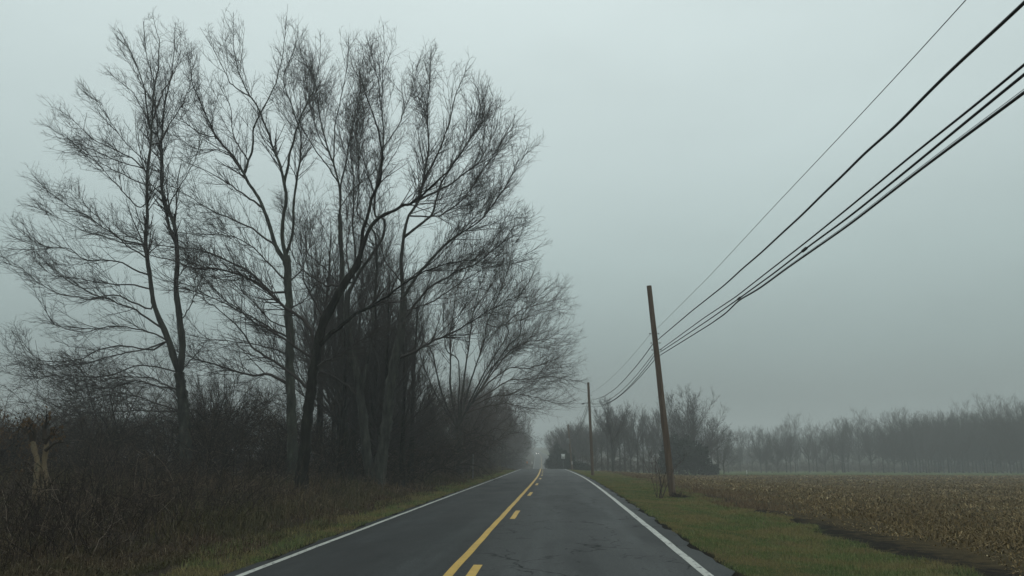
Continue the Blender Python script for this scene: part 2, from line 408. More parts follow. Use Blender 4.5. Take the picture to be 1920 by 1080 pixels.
def traced_tree(name, label, Y, stems, limbs, mat=bark, tw=twig, dens=1.0, leaf=0, group=None, len1=2.3, limb_r=.055, up1=.10, reach=1.0):
    """stems / limbs: (dY at tip, r0, r1, [crop, points ...])"""
    base = None; SP = []; SR = []; LP = []; LR = []
    for kind, lst in (('s', stems), ('l', limbs)):
        for e in lst:
            dY, r0, r1, sp = e
            q = px(sp); n = len(q)
            dd = np.linspace(0, 1, n) ** 1.3 * dY
            P = np.array([PY(x, y, Y + d) for (x, y), d in zip(q, dd)])
            K = 26
            if SP:   # grow out of the nearest stem or limb already standing
                al = np.concatenate(SP + LP); dist = np.hypot(al[:, 0] - P[0, 0], al[:, 2] - P[0, 2]); j = int(np.argmin(dist))
                off = al[j, 1] - P[0, 1]
                if dist[j] < .9: P[:, 1] += off; P = np.vstack([al[j], P[1:] if dist[j] < .35 else P])
            if kind == 's' and base is None:
                g = float(gz(P[0, 0], P[0, 1])); P[0, 2] = g - .25; base = np.array([P[0, 0], P[0, 1], g])
            P = resample(P, K); P[1:-1] += rng.normal(size=(K - 2, 3)) * .018
            t = np.linspace(0, 1, K)
            rad = r1 + (.86 * r0 - r1) * ((1 - t) ** .9 if kind == 's' and not len(SP) else (1 - t) ** 1.35) * (1 if kind == 's' and not len(SP) else .85)
            if kind == 's' and not len(SP): rad = rad * (1 + .45 * np.exp(-t * 14))
            (SP if kind == 's' else LP).append(P); (SR if kind == 's' else LR).append(rad)
    root = empty(name, base, 0, label, 'tree', group)
    SP = np.array(SP) - base; SR = np.array(SR); LP = np.array(LP) - base if LP else np.zeros((0, 26, 3)); LR = np.array(LR) if len(LR) else np.zeros((0, 26))
    tb = MB(); fineP = np.array([resample(p, 60) for p in SP]); fineR = np.array([np.interp(np.linspace(0, 1, 60), np.linspace(0, 1, 26), q) for q in SR])
    tb.tubes(fineP, fineR * (1 + .05 * rng.normal(size=fineR.shape)), 11, .07)
    st_, sr_ = spawn(fineP[:, ::4], fineR[:, ::4], .12, 1.1, .5, 1.0, 4, .02, .010, .3, .2, .15, .1); tb.tubes(st_, sr_, 5)   # dead stubs
    tb.build('trunk', mat, root)
    cb = MB()
    if len(LP): cb.tubes(LP, LR, 6)
    A = np.concatenate([SP[1:] if len(SP) > 1 else SP, LP]); AR = np.concatenate([SR[1:] if len(SP) > 1 else SR, LR])
    t0 = np.concatenate([np.full(len(SP[1:]) if len(SP) > 1 else 1, .30 if len(SP) > 1 else .5), np.full(len(LP), .16)])
    sk = A.reshape(-1, 3); ztop = sk[:, 2].max()
    def near(C_, R_, dmax):
        tip = C_[:, -1]; dm = np.concatenate([np.sqrt(((q[:, None, :] - sk[None]) ** 2).sum(-1)).min(1) for q in np.array_split(tip, max(1, len(tip) // 1500))])
        lim = dmax * reach * (1 - .45 * sst(.7, 1.0, tip[:, 2] / ztop)); k = (dm < lim) & (tip[:, 2] < ztop + .45); return C_[k], R_[k]
    c0, r0_ = near(*spawn(A, AR, t0, .52 / dens, len1 * 1.5, .48, 10, up1 * .5, .015, .40, .042, .6, .32, .86), 1.45)
    c1, r1_ = near(*spawn(np.concatenate([resamp(A, 11), c0]), np.concatenate([resamp(AR[..., None], 11)[..., 0], r0_]), np.concatenate([t0, np.full(len(c0), .12)]), .25 / dens, len1 * .8, .62, 7, up1 * .25, .0092, .5, .035, .35, .38, .8), 1.35)
    c2, r2 = near(*spawn(c1, r1_, .12, .36 / dens ** .5, .85, .70, 5, .015, .0068, .6, .04, .25, .5, .65), 1.45)
    c3, r3 = spawn(c2, r2, .1, .42, .30, .66, 3, .02, .0052, .7, .05, .1, .4, .6)
    cb.tubes(c0, r0_, 5)
    cb.tubes(c1, r1_, 4); cb.tubes(c2, r2, 3); cb.tubes(c3, r3, 3)
    cb.build('crown', tw, root)
    if leaf:
        tips = c2[rng.integers(0, len(c2), leaf), -1]
        blades_at('dead_leaves', tips, leafmat, .1, .05, root, droop=True)
    return root
def blades_at(name, base, mat, h, w, parent=None, droop=False):
    n = len(base); a = rng.random(n) * 6.283
    d = np.stack([np.cos(a), np.sin(a), np.zeros(n)], -1); h = h * rng.uniform(.6, 1.2, n)[:, None]
    ln = np.stack([rng.normal(size=n) * .5, rng.normal(size=n) * .5, -np.ones(n) if droop else np.ones(n)], -1) * h
    V = np.stack([base, base + ln * .5 + d * w / 2, base + ln, base + ln * .5 - d * w / 2], 1).reshape(-1, 3)
    i = np.arange(n) * 4
    return mk(name, V, np.stack([i, i + 1, i + 2, i + 3], -1), mat, parent)

def generic_tree(seed, H, spread, kind='oval', tw=twig, mat=bark, lod=0, label=None, group=None, name='bare_tree', leaf=0, low=.28, thin=1.0):
    global rng
    keep = rng; rng = np.random.default_rng(seed)
    root = empty(name, (0, 0, 0), 0, label, 'tree', group)
    th = {'oval': .82, 'vase': .30, 'tall': .9, 'spread': .45, 'round': .30}[kind] * H
    K = 18; tr = H * .0125 + .03
    z = np.linspace(-.3, th, K); wob = np.cumsum(rng.normal(size=(K, 2)), 0) * .028 * H / 14
    P = np.stack([wob[:, 0] - wob[0, 0], wob[:, 1] - wob[0, 1], z], -1); t = np.linspace(0, 1, K)
    endr = .02 if kind in ('oval', 'tall') else tr * .55
    RR = (tr + (endr - tr) * t) * (1 + .5 * np.exp(-t * 12))
    tb = MB(); tb.tubes(P[None], RR[None], 8); tb.build('trunk', mat, root)
    lim, lr = [], []
    nl = {'oval': 22, 'vase': 14, 'tall': 22, 'spread': 15, 'round': 40}[kind]
    for i in range(nl):
        az = i * 2.4 + rng.normal() * .4
        if kind in ('oval', 'tall'):
            tt = low + (.96 - low) * (i / nl) + rng.normal() * .02; tt = min(max(tt, .1), .97)
            ln = spread * (1.05 - .8 * (tt - .2)) * rng.uniform(.7, 1.15); el = R(30) + R(42) * tt
        else:
            tt = rng.uniform(.7, 1.0); ln = (H - th) * rng.uniform(.75, 1.12); el = R(rng.uniform(32, 82))
            ln = min(ln, spread / max(math.cos(el), .25))
            if kind == 'round': el = R(12 + 76 * ((i * .618) % 1)); tt = rng.uniform(.55, 1.0); ln = ((H - th) * math.sin(el) + spread * math.cos(el)) * rng.uniform(.84, 1.0)
        p0 = np.array([np.interp(tt, t, P[:, k]) for k in range(3)])
        d = np.array([math.cos(az) * math.cos(el), math.sin(az) * math.cos(el), math.sin(el)])
        q = [p0]; kk = 15
        for s in range(kk):
            d = nrm(d + rng.normal(size=3) * .085 + np.array([0, 0, .05])); q.append(q[-1] + d * ln / kk)
        lim.append(q); r0 = np.interp(tt, t, RR) * (.34 if kind == 'round' else .5); lr.append(r0 + (.012 - r0) * np.linspace(0, 1, kk + 1) ** .8)
    LP = np.array(lim); LR = np.array(lr); cb = MB(); cb.tubes(LP, LR, 6 if not lod else 4)
    mn = (.012, .0085, .006) if lod == 0 else (.016, .012, .009)
    sp = (.27, .2, .17) if lod == 0 else (.36, .26, .24)
    c1, r1_ = spawn(LP, LR, .1, sp[0] * thin, H * .18, .58, 6, .09, mn[0], .5, .07, .4, .4, .6)
    c2, r2 = spawn(c1, r1_, .1, sp[1] * thin, H * .075, .6, 4, .07, mn[1], .6, .08, .25, .4, .6)
    cb.tubes(c1, r1_, 3); cb.tubes(c2, r2, 3)
    if lod < 2:
        c3, r3 = spawn(c2, r2, .1, sp[2], .42, .62, 2, .05, mn[2], .7, .08, .1, .4, .6); cb.tubes(c3, r3, 3)
    cb.build('crown', tw, root)
    if leaf: blades_at('dead_leaves', c2[rng.integers(0, len(c2), leaf), -1], leafmat, .12, .06, root, droop=True)
    rng = keep
    return root
def shrub(seed, H, Wd, stems=22, tw=brush, label=None, group=None, name='shrub', droop=.28, lod=0, el=(40, 85)):
    global rng
    keep = rng; rng = np.random.default_rng(seed)
    root = empty(name, (0, 0, 0), 0, label, 'shrub', group); K = 12; Q = []; RR = []
    for i in range(stems):
        az = rng.random() * 6.283; e = R(rng.uniform(*el)); b = np.array([math.cos(az), math.sin(az), 0]) * rng.random() * Wd * .22; b[2] = -.1
        d = np.array([math.cos(az) * math.cos(e), math.sin(az) * math.cos(e), math.sin(e)]); ln = H * rng.uniform(.8, 1.5); q = [b]
        for s in range(K):
            d = nrm(d + rng.normal(size=3) * .12 + np.array([math.cos(az), math.sin(az), 0]) * .05 - np.array([0, 0, droop * (s / K) ** 1.5])); q.append(q[-1] + d * ln / K)
        q = np.array(q); q[1:, 2] = np.maximum(q[1:, 2], .05); Q.append(q); RR.append(np.linspace(rng.uniform(.014, .03), .005, K + 1))
    Q = np.array(Q); RR = np.array(RR); sb = MB(); sb.tubes(Q, RR, 4); sb.build('stems', tw, root)
    tb = MB()
    c1, r1_ = spawn(Q, RR, .15, .16 if not lod else .24, H * .38, .8, 5, .02, .006 if not lod else .011, .6, .22, .2, .4, .6)
    c2, r2 = spawn(c1, r1_, .1, .13 if not lod else .22, .38, .8, 3, .02, .0042 if not lod else .008, .7, .22, .1, .3, .7)
    tb.tubes(c1, r1_, 3); tb.tubes(c2, r2, 3); tb.build('twigs', tw, root)
    rng = keep
    return root
# ------------------------------------------------------------------ the roadside trees, traced limb by limb
T1_st = [
 (0, .34, .22, ['R', (353, 892), (350, 850), (347, 815), 'B', (930, 1040), (918, 950), (908, 860)]),
 (-1.2, .20, .012, ['B', (905, 870), (880, 790), (862, 720), (850, 680), (815, 610), (785, 540), (768, 470), (765, 400), (752, 340), (740, 270), (737, 200), (745, 100), (745, 20), 'A', (745, 960), (742, 850), (745, 780), (765, 700), (768, 600), (750, 520), (735, 400), (700, 300), (668, 220), (630, 140), (598, 90)]),
 (1.0, .22, .012, ['B', (920, 870), (928, 760), (918, 640), (905, 540), (892, 450), (893, 370), (900, 290), (898, 190), (880, 90), (845, 20), 'A', (850, 1000), (820, 940), (815, 860), (820, 780), (818, 650), (825, 500), (850, 400), (880, 250), (890, 60)]),
 (.6, .09, .012, ['B', (896, 230), (865, 170), (850, 120), (822, 10), 'A', (812, 940), (806, 840), (800, 680), (775, 480), (765, 330), (735, 250), (720, 130), (713, 40)]),
 (1.6, .07, .010, ['A', (820, 620), (815, 480), (840, 330), (845, 200), (808, 50)]),
]
T1_lm = [(dy, r, .008, p) for dy, r, p in [
 (1.5, .05, ['A', (830, 580), (860, 440), (900, 380), (940, 280), (950, 120)]),
 (-1.8, .04, ['A', (745, 790), (680, 720), (600, 640), (520, 530), (470, 430), (390, 365)]),
 (1.5, .05, ['A', (800, 830), (720, 780), (620, 730), (500, 670), (400, 570), (290, 500)]),
 (-1.0, .04, ['A', (740, 840), (640, 790), (540, 740), (430, 700), (340, 650), (270, 600)]),
 (1.2, .04, ['A', (745, 920), (650, 850), (560, 800), (470, 760), (330, 730)]),
 (-2, .045, ['A', (735, 1020), (620, 900), (540, 810), (440, 720), (350, 640)]),
 (.8, .05, ['A', (740, 590), (700, 480), (640, 380), (560, 320), (500, 260)]),
 (-1, .04, ['A', (760, 480), (690, 350), (620, 220), (560, 140)]),
 (1.0, .055, ['B', (740, 210), (640, 200), (560, 150), (470, 80), (370, 30), (250, -60), (190, -130)]),
 (-1.6, .05, ['B', (735, 240), (650, 215), (560, 185), (440, 150), (330, 90), (200, 30)]),
 (1.8, .05, ['B', (738, 270), (660, 230), (560, 130), (470, 40), (380, -60)]),
 (-1.2, .055, ['B', (745, 365), (690, 345), (640, 310), (560, 295), (450, 300), (370, 240), (250, 230), (160, 190), (90, 110)]),
 (1.4, .055, ['B', (757, 440), (680, 420), (600, 420), (520, 410), (400, 385), (290, 380), (220, 330), (170, 260)]),
 (-1.5, .06, ['B', (772, 550), (690, 510), (600, 470), (540, 475), (490, 500), (400, 480), (310, 470), (200, 400), (120, 330), (-5, 262)]),
 (.9, .07, ['B', (825, 650), (760, 590), (660, 530), (560, 495), (470, 460), (370, 410), (280, 350), (215, 280), (190, 205)]),
 (-1.7, .06, ['B', (842, 690), (740, 650), (620, 625), (540, 630), (430, 660), (340, 640), (230, 600), (150, 610)]),
 (1.6, .06, ['B', (840, 712), (780, 750), (700, 735), (600, 725), (500, 750), (400, 800), (280, 810), (200, 800), (140, 750), (60, 645)]),
 (-.8, .055, ['B', (838, 714), (740, 745), (640, 760), (520, 790), (420, 820), (280, 830), (160, 810), (-5, 755)]),
 (1.0, .055, ['B', (872, 870), (800, 830), (700, 820), (580, 870), (480, 885), (350, 870), (230, 880), (90, 880), (-5, 842)]),
 (-1.4, .05, ['B', (885, 960), (820, 920), (780, 890), (700, 880), (600, 885), (440, 895), (330, 900)]),
 (1.2, .06, ['B', (887, 970), (790, 930), (690, 900), (570, 940), (480, 930), (400, 890), (260, 870)]),
 (-1.0, .05, ['B', (893, 1060), (800, 1020), (720, 990), (600, 960), (470, 990), (340, 990), (200, 940)]),
 (1.4, .05, ['B', (895, 1080), (820, 1060), (700, 1050), (540, 1060), (380, 1060), (230, 1020)]),
 (1.2, .045, ['B', (925, 640), (960, 520), (1000, 420), (1050, 300)]),
 (-1, .045, ['B', (938, 830), (990, 770), (1060, 680)]),
 (.8, .04, ['B', (905, 400), (950, 300), (1010, 200)]),
 (1.3, .045, ['A', (850, 700), (900, 590), (960, 510), (1000, 400), (1010, 260)]),
 (-1.3, .045, ['A', (855, 980), (900, 860), (960, 760), (1000, 640)]),
]]
T2_st = [
 (0, .27, .17, ['R', (550, 930), 'G', (235, 830), (230, 700), (228, 560), (222, 400), (215, 250), (215, 100), (215, 0), 'D', (578, 700), (572, 560), (568, 430), (562, 330), (556, 268)]),
 (1.0, .15, .010, ['D', (553, 300), (510, 230), (480, 150), (455, 60), (430, 0), 'C', (430, 960), (390, 910), (355, 850), (300, 750), (230, 680), (190, 610), (150, 530), (110, 430), (80, 370), (72, 240), (80, 190)]),
 (-.8, .13, .010, ['D', (556, 280), (535, 180), (540, 60), (560, -20), 'C', (555, 950), (550, 880), (520, 760), (490, 690), (470, 620), (440, 560), (420, 490), (370, 430), (320, 320), (290, 200), (290, 10)]),
 (.6, .08, .009, ['C', (355, 810), (370, 700), (375, 570), (420, 490), (490, 350), (520, 240), (535, 130), (545, 5)]),
 (-1.2, .10, .010, ['D', (570, 270), (592, 180), 'C', (598, 960), (620, 800), (640, 650), (600, 520), (560, 420), (540, 330), (600, 200), (620, 100)]),
 (.9, .09, .009, ['C', (555, 890), (580, 760), (610, 640), (640, 540), (700, 420), (730, 300), (740, 130)]),
]
T2_lm = [(dy, r, .009, p) for dy, r, p in [
 (1.0, .10, ['D', (570, 950), (520, 890), (465, 865), (400, 875), (300, 855), (200, 820), (100, 795), (30, 765), 'B', (870, 740), (820, 715)]),
 (-1.0, .08, ['D', (480, 460), (400, 370), (300, 310), (220, 280), (130, 240), (20, 228), 'B', (880, 225), (750, 215), (640, 160), (520, 60)]),
 (1.4, .07, ['D', (480, 210), (400, 140), (330, 100), (200, 50), (110, 0), 'C', (100, 960), (0, 900), (-60, 840)]),
 (-1.4, .07, ['C', (420, 1000), (330, 920), (230, 850), (140, 800), (60, 770), (0, 740)]),
 (1.0, .05, ['C', (350, 820), (260, 720), (190, 690), (100, 690), (0, 640), (-40, 600)]),
 (-1, .05, ['C', (240, 690), (180, 620), (100, 600), (40, 560), (0, 520), (-50, 430)]),
 (1.2, .05, ['C', (340, 760), (300, 670), (270, 600), (260, 470), (200, 350), (180, 320)]),
 (-.7, .045, ['C', (400, 480), (300, 400), (240, 270), (180, 160)]),
 (1.6, .06, ['D', (556, 400), (480, 320), (400, 230), (300, 170), (150, 160), (10, 150)]),
 (-1.8, .07, ['D', (570, 690), (500, 650), (440, 610), (350, 560), (250, 490), (140, 380), (60, 300)]),
 (1.5, .06, ['D', (580, 790), (500, 740), (400, 720), (280, 700), (150, 690), (40, 650)]),
 (-1.1, .05, ['D', (575, 620), (480, 600), (380, 490), (300, 420), (210, 330)]),
 (1.0, .05, ['D', (575, 420), (640, 340), (680, 200), (700, 60)]),
 (-1.0, .05, ['D', (582, 560), (650, 500), (700, 420), (730, 300)]),
]]
T3_st = [
 (0, .27, .13, ['R', (562, 952), 'G', (285, 1010), (290, 900), (300, 780), (310, 650), (330, 480), (345, 350), (358, 220), (378, 100), (392, 0), 'D', (720, 700), (750, 600), (790, 520), (840, 430), (890, 360), (930, 290)]),
 (-.8, .12, .010, ['D', (915, 310), (940, 230), (985, 110), (1060, 60), 'F', (80, 50), (180, 0), 'E', (260, 1000), (330, 960), (400, 890), (480, 820), (540, 740), (640, 600), (712, 500)]),
 (.8, .11, .010, ['D', (930, 290), (945, 180), (970, 60), 'C', (970, 1050), (990, 950), (1030, 870), (1050, 740), (1030, 620), (980, 480), (930, 330), (920, 200)]),
 (-1.5, .12, .012, ['D', (725, 750), (760, 690), (800, 650), (850, 610), (930, 550), (1020, 510), (1080, 470), 'F', (100, 450), (200, 380), (300, 330), (420, 300), (520, 290)]),
]
T3_lm = [(dy, r, .009, p) for dy, r, p in [
 (1.5, .10, ['D', (697, 720), (680, 640), (655, 595), (600, 565), (540, 520), (470, 450), (400, 395), (300, 355), (190, 330), (110, 340), (30, 310), 'B', (880, 290), (780, 275), (700, 240), (560, 150)]),
 (-1.5, .07, ['D', (680, 775), (600, 730), (540, 680), (460, 640), (380, 590), (290, 530), (180, 480), (100, 450), (0, 420)]),
 (1.0, .085, ['D', (665, 975), (600, 880), (550, 835), (490, 800), (420, 760), (380, 730), (330, 640), (250, 570), (130, 480), (30, 430)]),
 (-1.0, .05, ['D', (760, 590), (720, 540), (690, 480), (650, 400), (640, 280), (600, 150)]),
 (1.4, .06, ['D', (840, 430), (760, 420), (690, 380), (600, 290), (560, 190)]),
 (-1.3, .06, ['D', (700, 830), (760, 800), (840, 770), (930, 700), (1040, 640)]),
 (1.1, .05, ['D', (880, 370), (860, 240), (880, 120), (860, 0)]),
]]
T4_st = [
 (0, .24, .12, ['R', (655, 905), 'G', (585, 700), (565, 540), (550, 400), (545, 200), (540, 80), (530, 0), 'D', (838, 820), (832, 700), (835, 560), (840, 430), (845, 300), (830, 180), (828, 60)]),
 (.8, .10, .010, ['D', (832, 120), (830, 0), 'C', (835, 1040), (830, 900), (800, 790), (770, 700), (740, 600), (720, 450), (700, 330), (650, 260), (620, 170), (612, 70)]),
 (-.8, .08, .010, ['C', (832, 980), (830, 880), (860, 760), (880, 640), (910, 500), (950, 380), (990, 260)]),
 (1.2, .06, .010, ['C', (790, 740), (800, 580), (830, 430), (860, 280), (872, 110)]),
 (-1.3, .06, .010, ['C', (830, 860), (760, 780), (700, 700), (630, 580), (590, 400), (570, 260)]),
]
T4_lm = [(dy, r, .009, p) for dy, r, p in [
 (-1, .06, ['D', (835, 430), (750, 330), (680, 270), (620, 150), (570, 40)]),
 (1, .08, ['D', (845, 910), (760, 840), (660, 770), (580, 700), (470, 650)]),
 (-1, .05, ['D', (835, 520), (770, 470), (690, 400), (660, 290), (650, 100)]),
 (1, .05, ['D', (835, 620), (900, 520), (980, 420), (1040, 300)]),
 (-1, .05, ['C', (835, 1000), (900, 900), (1000, 820), (1060, 700)]),
 (1, .05, ['C', (770, 700), (720, 640), (680, 520), (660, 400), (640, 300)]),
]]
T5_st = [
 (0, .27, .15, ['R', (698, 925), 'G', (720, 820), (690, 650), (680, 480), (660, 330), (650, 230), (620, 100), (590, 0), 'D', (895, 850), (880, 700), (860, 560), (870, 460)]),
 (.8, .12, .010, ['D', (868, 480), (940, 330), (1000, 250), (1060, 170), 'F', (60, 60), 'E', (110, 1060), (120, 900), (160, 680), (150, 450), (160, 280), (160, 75)]),
 (-.8, .11, .010, ['G', (660, 350), (690, 220), (710, 100), (715, 0), 'D', (970, 850), (990, 700), (1000, 560), (1010, 420), (1020, 300), (1010, 120), 'E', (10, 1040), (40, 900), (30, 700), (20, 560), (40, 400), (100, 250)]),
 (1.4, .09, .010, ['D', (862, 530), (900, 400), (910, 250), (890, 100), 'C', (900, 1000), (900, 850), (880, 700), (900, 560), (960, 400), (985, 290)]),
]
T5_lm = [(dy, r, .009, p) for dy, r, p in [
 (-1.5, .10, ['G', (650, 380), (590, 290), (500, 230), (400, 180), (300, 120), (180, 90)]),
 (1.0, .05, ['D', (990, 700), (1060, 620), 'F', (140, 500), (220, 400)]),
 (-1.0, .05, ['E', (125, 900), (60, 780), (20, 640), (-40, 500)]),
 (1.0, .05, ['E', (160, 680), (230, 560), (290, 400), (330, 220)]),
 (-1.0, .04, ['E', (155, 500), (120, 330), (80, 150)]),
]]
T6_st = [
 (0, .34, .17, ['R', (708, 925), 'G', (790, 780), (815, 600), (835, 450), (850, 280), (880, 120), (905, 0), 'F', (135, 700), (148, 600), (152, 480)]),
 (.6, .14, .010, ['F', (152, 500), (140, 300), (150, 180), (175, 60), 'E', (320, 1000), (345, 940), (370, 820), (390, 680), (380, 500), (395, 330), (402, 180)]),
 (-1.2, .11, .010, ['F', (155, 470), (250, 330), (330, 240), (430, 160), (520, 110), (590, 40), 'E', (700, 1000), (770, 900), (820, 820), (860, 750), (892, 705)]),
 (.8, .09, .010, ['E', (330, 980), (370, 830), (440, 700), (490, 560), (520, 420), (560, 330), (592, 235)]),
 (-.6, .09, .010, ['F', (165, 200), (300, 60), 'E', (440, 880), (560, 700), (620, 600), (670, 450), (630, 380)]),
 (1.3, .08, .010, ['E', (345, 960), (500, 870), (640, 760), (700, 650), (712, 510)]),
]
T6_lm = [(dy, r, .009, p) for dy, r, p in [
 (-1.5, .09, ['F', (150, 580), (280, 430), (400, 360), (520, 310), (660, 200), (795, 112)]),
 (1.0, .06, ['E', (300, 1030), (440, 1040), (560, 960), (640, 840), (740, 690), (805, 570)]),
 (-1.0, .10, ['F', (130, 800), (220, 750), (300, 700), (400, 660), (500, 600), (600, 540), (720, 470)]),
 (1.0, .05, ['F', (160, 170), (260, 90), (370, 10), (480, -50)]),
 (1.0, .05, ['E', (385, 560), (330, 420), (300, 300)]),
 (-1, .05, ['F', (148, 380), (60, 300), (20, 160), (-20, 20)]),
 (1.3, .05, ['F', (150, 420), (300, 300), (400, 200), (520, 60), (600, -40)]),
 (-1.3, .06, ['F', (155, 560), (300, 500), (420, 420), (560, 330), (700, 300)]),
]]
T7_st = [
 (0, .42, .30, ['R', (862, 893), 'H', (430, 1000), (430, 850), (430, 720)]),
] + [(dy, r, .012, p) for dy, r, p in [
 (1.5, 0.112, ['H', (420, 740), (370, 620), (310, 480), (280, 330), (250, 200), 'F', (250, 700), (240, 600), (260, 480), (300, 330), (330, 230)]),
 (-1.5, 0.120, ['H', (430, 730), (390, 560), (372, 400), (380, 250), (370, 100), 'F', (400, 600), (420, 450), (440, 330), (470, 170)]),
 (1.0, 0.128, ['H', (440, 720), (450, 560), (470, 400), (490, 250), (510, 100), 'F', (490, 650), (510, 540), (540, 420), (560, 300), (590, 190)]),
 (-1.5, 0.112, ['H', (450, 710), (490, 480), (540, 330), (580, 220), (620, 80), 'F', (560, 650), (600, 550), (650, 430), (690, 310), (705, 210)]),
 (1.0, 0.105, ['H', (450, 700), (540, 480), (620, 330), (700, 200), (780, 80), 'F', (660, 600), (720, 500), (790, 400), (835, 290)]),
 (-2.0, 0.098, ['H', (455, 690), (560, 500), (660, 330), (760, 180), (860, 90), 'F', (740, 580), (800, 510), (860, 450), (915, 400)]),
 (1.5, 0.090, ['H', (440, 700), (520, 560), (580, 440), (640, 330), (740, 250), (860, 180), (1000, 150), (1110, 80)]),
 (-1.0, 0.090, ['H', (420, 720), (330, 600), (250, 450), (190, 300), (160, 180), 'F', (160, 620), (150, 480)]),
 (2.0, 0.090, ['H', (440, 720), (430, 560), (440, 380), (430, 250), 'F', (370, 760), (350, 600), (370, 450), (380, 300), (400, 200)]),
]]
T7_lm = [(dy, r, .009, p) for dy, r, p in [
 (-1.5, .09, ['F', (540, 960), (620, 840), (700, 740), (800, 700), (900, 690), (1000, 690)]),
 (1.0, .09, ['H', (560, 520), (660, 400), (780, 320), (900, 330), (1020, 290), (1190, 300)]),
 (-1.0, .08, ['H', (530, 560), (650, 480), (780, 400), (920, 400), (1050, 380), (1185, 400)]),
 (1.4, .08, ['H', (500, 600), (650, 520), (800, 500), (950, 520), (1060, 555), (1145, 570)]),
 (-2.2, .08, ['H', (480, 640), (620, 580), (760, 560), (880, 590), (1000, 600)]),
 (1.6, .06, ['F', (620, 640), (760, 600), (860, 560), (960, 550)]),
 (-1.6, .06, ['F', (660, 600), (740, 540), (860, 500), (950, 480)]),
 (1, .06, ['F', (510, 540), (600, 400), (640, 300), (680, 210)]),
 (-1, .06, ['F', (420, 450), (500, 330), (560, 250), (620, 170)]),
]]
traced_tree('bare_tree', 'tall bare tree forked low into two stems, outermost on the left of the roadside row', 36.0, T1_st, T1_lm, dens=1.2, len1=2.0, reach=.60)
traced_tree('bare_tree', 'bare tree with straight grey trunk and a long low limb reaching left', 36.0, T2_st, T2_lm, bark_pale, dens=1.12, reach=.9)
traced_tree('bare_tree', 'dark bare tree with curved leaning trunk, standing nearest the road edge', 29.5, T3_st, T3_lm, bark_dark, dens=1.15, len1=1.9)
traced_tree('bare_tree', 'slim grey bare tree just right of the curved leaning trunk', 43.0, T4_st, T4_lm, bark_pale, dens=1.25, len1=2.5, reach=1.15)
traced_tree('bare_tree', 'bare tree whose trunk splits into a V above the brush beside the thickest trunk', 39.0, T5_st, T5_lm, dens=1.25, reach=1.1)
traced_tree('bare_tree', 'thickest bare roadside tree with long limbs reaching right over the road', 37.0, T6_st, T6_lm, dens=1.25, len1=2.2)
traced_tree('bare_tree', 'vase shaped bare tree fanning from a short stout trunk, a few dead leaves left', 62.0, T7_st, T7_lm, bark, twig_red, dens=1.05, len1=3.0, leaf=160, reach=1.25)
# ------------------------------------------------------------------ more bare trees
def place(proto_list, spots, label, group, first_used):
    out = []
    for (X, Y, s, v) in spots:
        pr = proto_list[v % len(proto_list)]
        z = float(gz(X, Y)) - .05
        if id(pr) not in first_used:
            first_used.add(id(pr)); o = pr; o.location = (X, Y, z); o.scale = (s, s, s); o.rotation_euler = (0, 0, X * 3.7)
        else: o = dup(pr, (X, Y, z), X * 3.7 + Y, s)
        o['label'] = label; o['group'] = group; out.append(o)
    return out
used = set()
near_g = [generic_tree(11, 17.5, 4.6, 'tall', twig, bark_dark, thin=1.6, low=.35), generic_tree(12, 15.5, 5.5, 'vase', thin=1.3), generic_tree(13, 12.5, 4.6, 'round', twig, bark_pale, thin=1.7)]
place(near_g, [(-14.5, 48, 1.0, 0), (-11.7, 51, .95, 1), (-17.5, 55, .85, 0), (-20, 47, .55, 2), (-24, 52, .5, 2), (-10.6, 46, .72, 2), (-17, 66, .8, 1), (-9.8, 42.5, .8, 2), (-12.4, 44.5, .95, 1), (-10.0, 50.5, .62, 2), (-14.8, 52, 1.0, 1), (-9.6, 57.5, .5, 2), (-13, 64, .6, 2), (-9.0, 40.5, .72, 0), (-10.2, 43.5, .85, 0), (-8.2, 42.0, .62, 0), (-11.0, 40.2, .66, 0), (-8.6, 46.5, .74, 0), (-12.6, 48.5, .9, 0)],
      'bare tree standing in the brush behind the front row of roadside trees', 'bare trees filling in behind the roadside row', used)
row_g = [generic_tree(21, 15, 6.5, 'vase', twig_red, bark, 1), generic_tree(22, 16, 5.5, 'oval', twig_red, bark, 1), generic_tree(23, 13, 6.8, 'spread', twig_red, bark, 1)]
sp = []
yq = 74.0; i = 0
while yq < 330:
    for side in (-1,):
        xo = float(xc(yq)) - 6.8 - (i * 7 % 5) * .45
        sp.append((xo, yq, (.62 if yq < 130 else .76) + .05 * (i * 5 % 4), i))
        if i % 2: sp.append((xo - 6 - (i % 3), yq + 4, .7, i + 1))
    yq += 4.6 + yq * .016; i += 1
place(row_g, sp, 'bare tree in the row running away along the left of the road', 'bare trees lining the left of the road', used)
# right of the road past the crest
sp = []
yq = 190.0; i = 0
while yq < 600:
    sp.append((float(xc(yq)) + 8.8 + (i * 3 % 4) * 1.2, yq, .78 + .08 * (i % 3), i + 1))
    if i % 2: sp.append((float(xc(yq)) + 17 + (i % 5), yq + 5, .95, i))
    if yq > 330: sp.append((float(xc(yq)) - 9 - (i % 3), yq + 3, .85, i + 2))
    yq += 11 + yq * .015; i += 1
place(row_g, sp, 'bare foggy tree beside the far road beyond the crest', 'bare trees beside the far road', used)
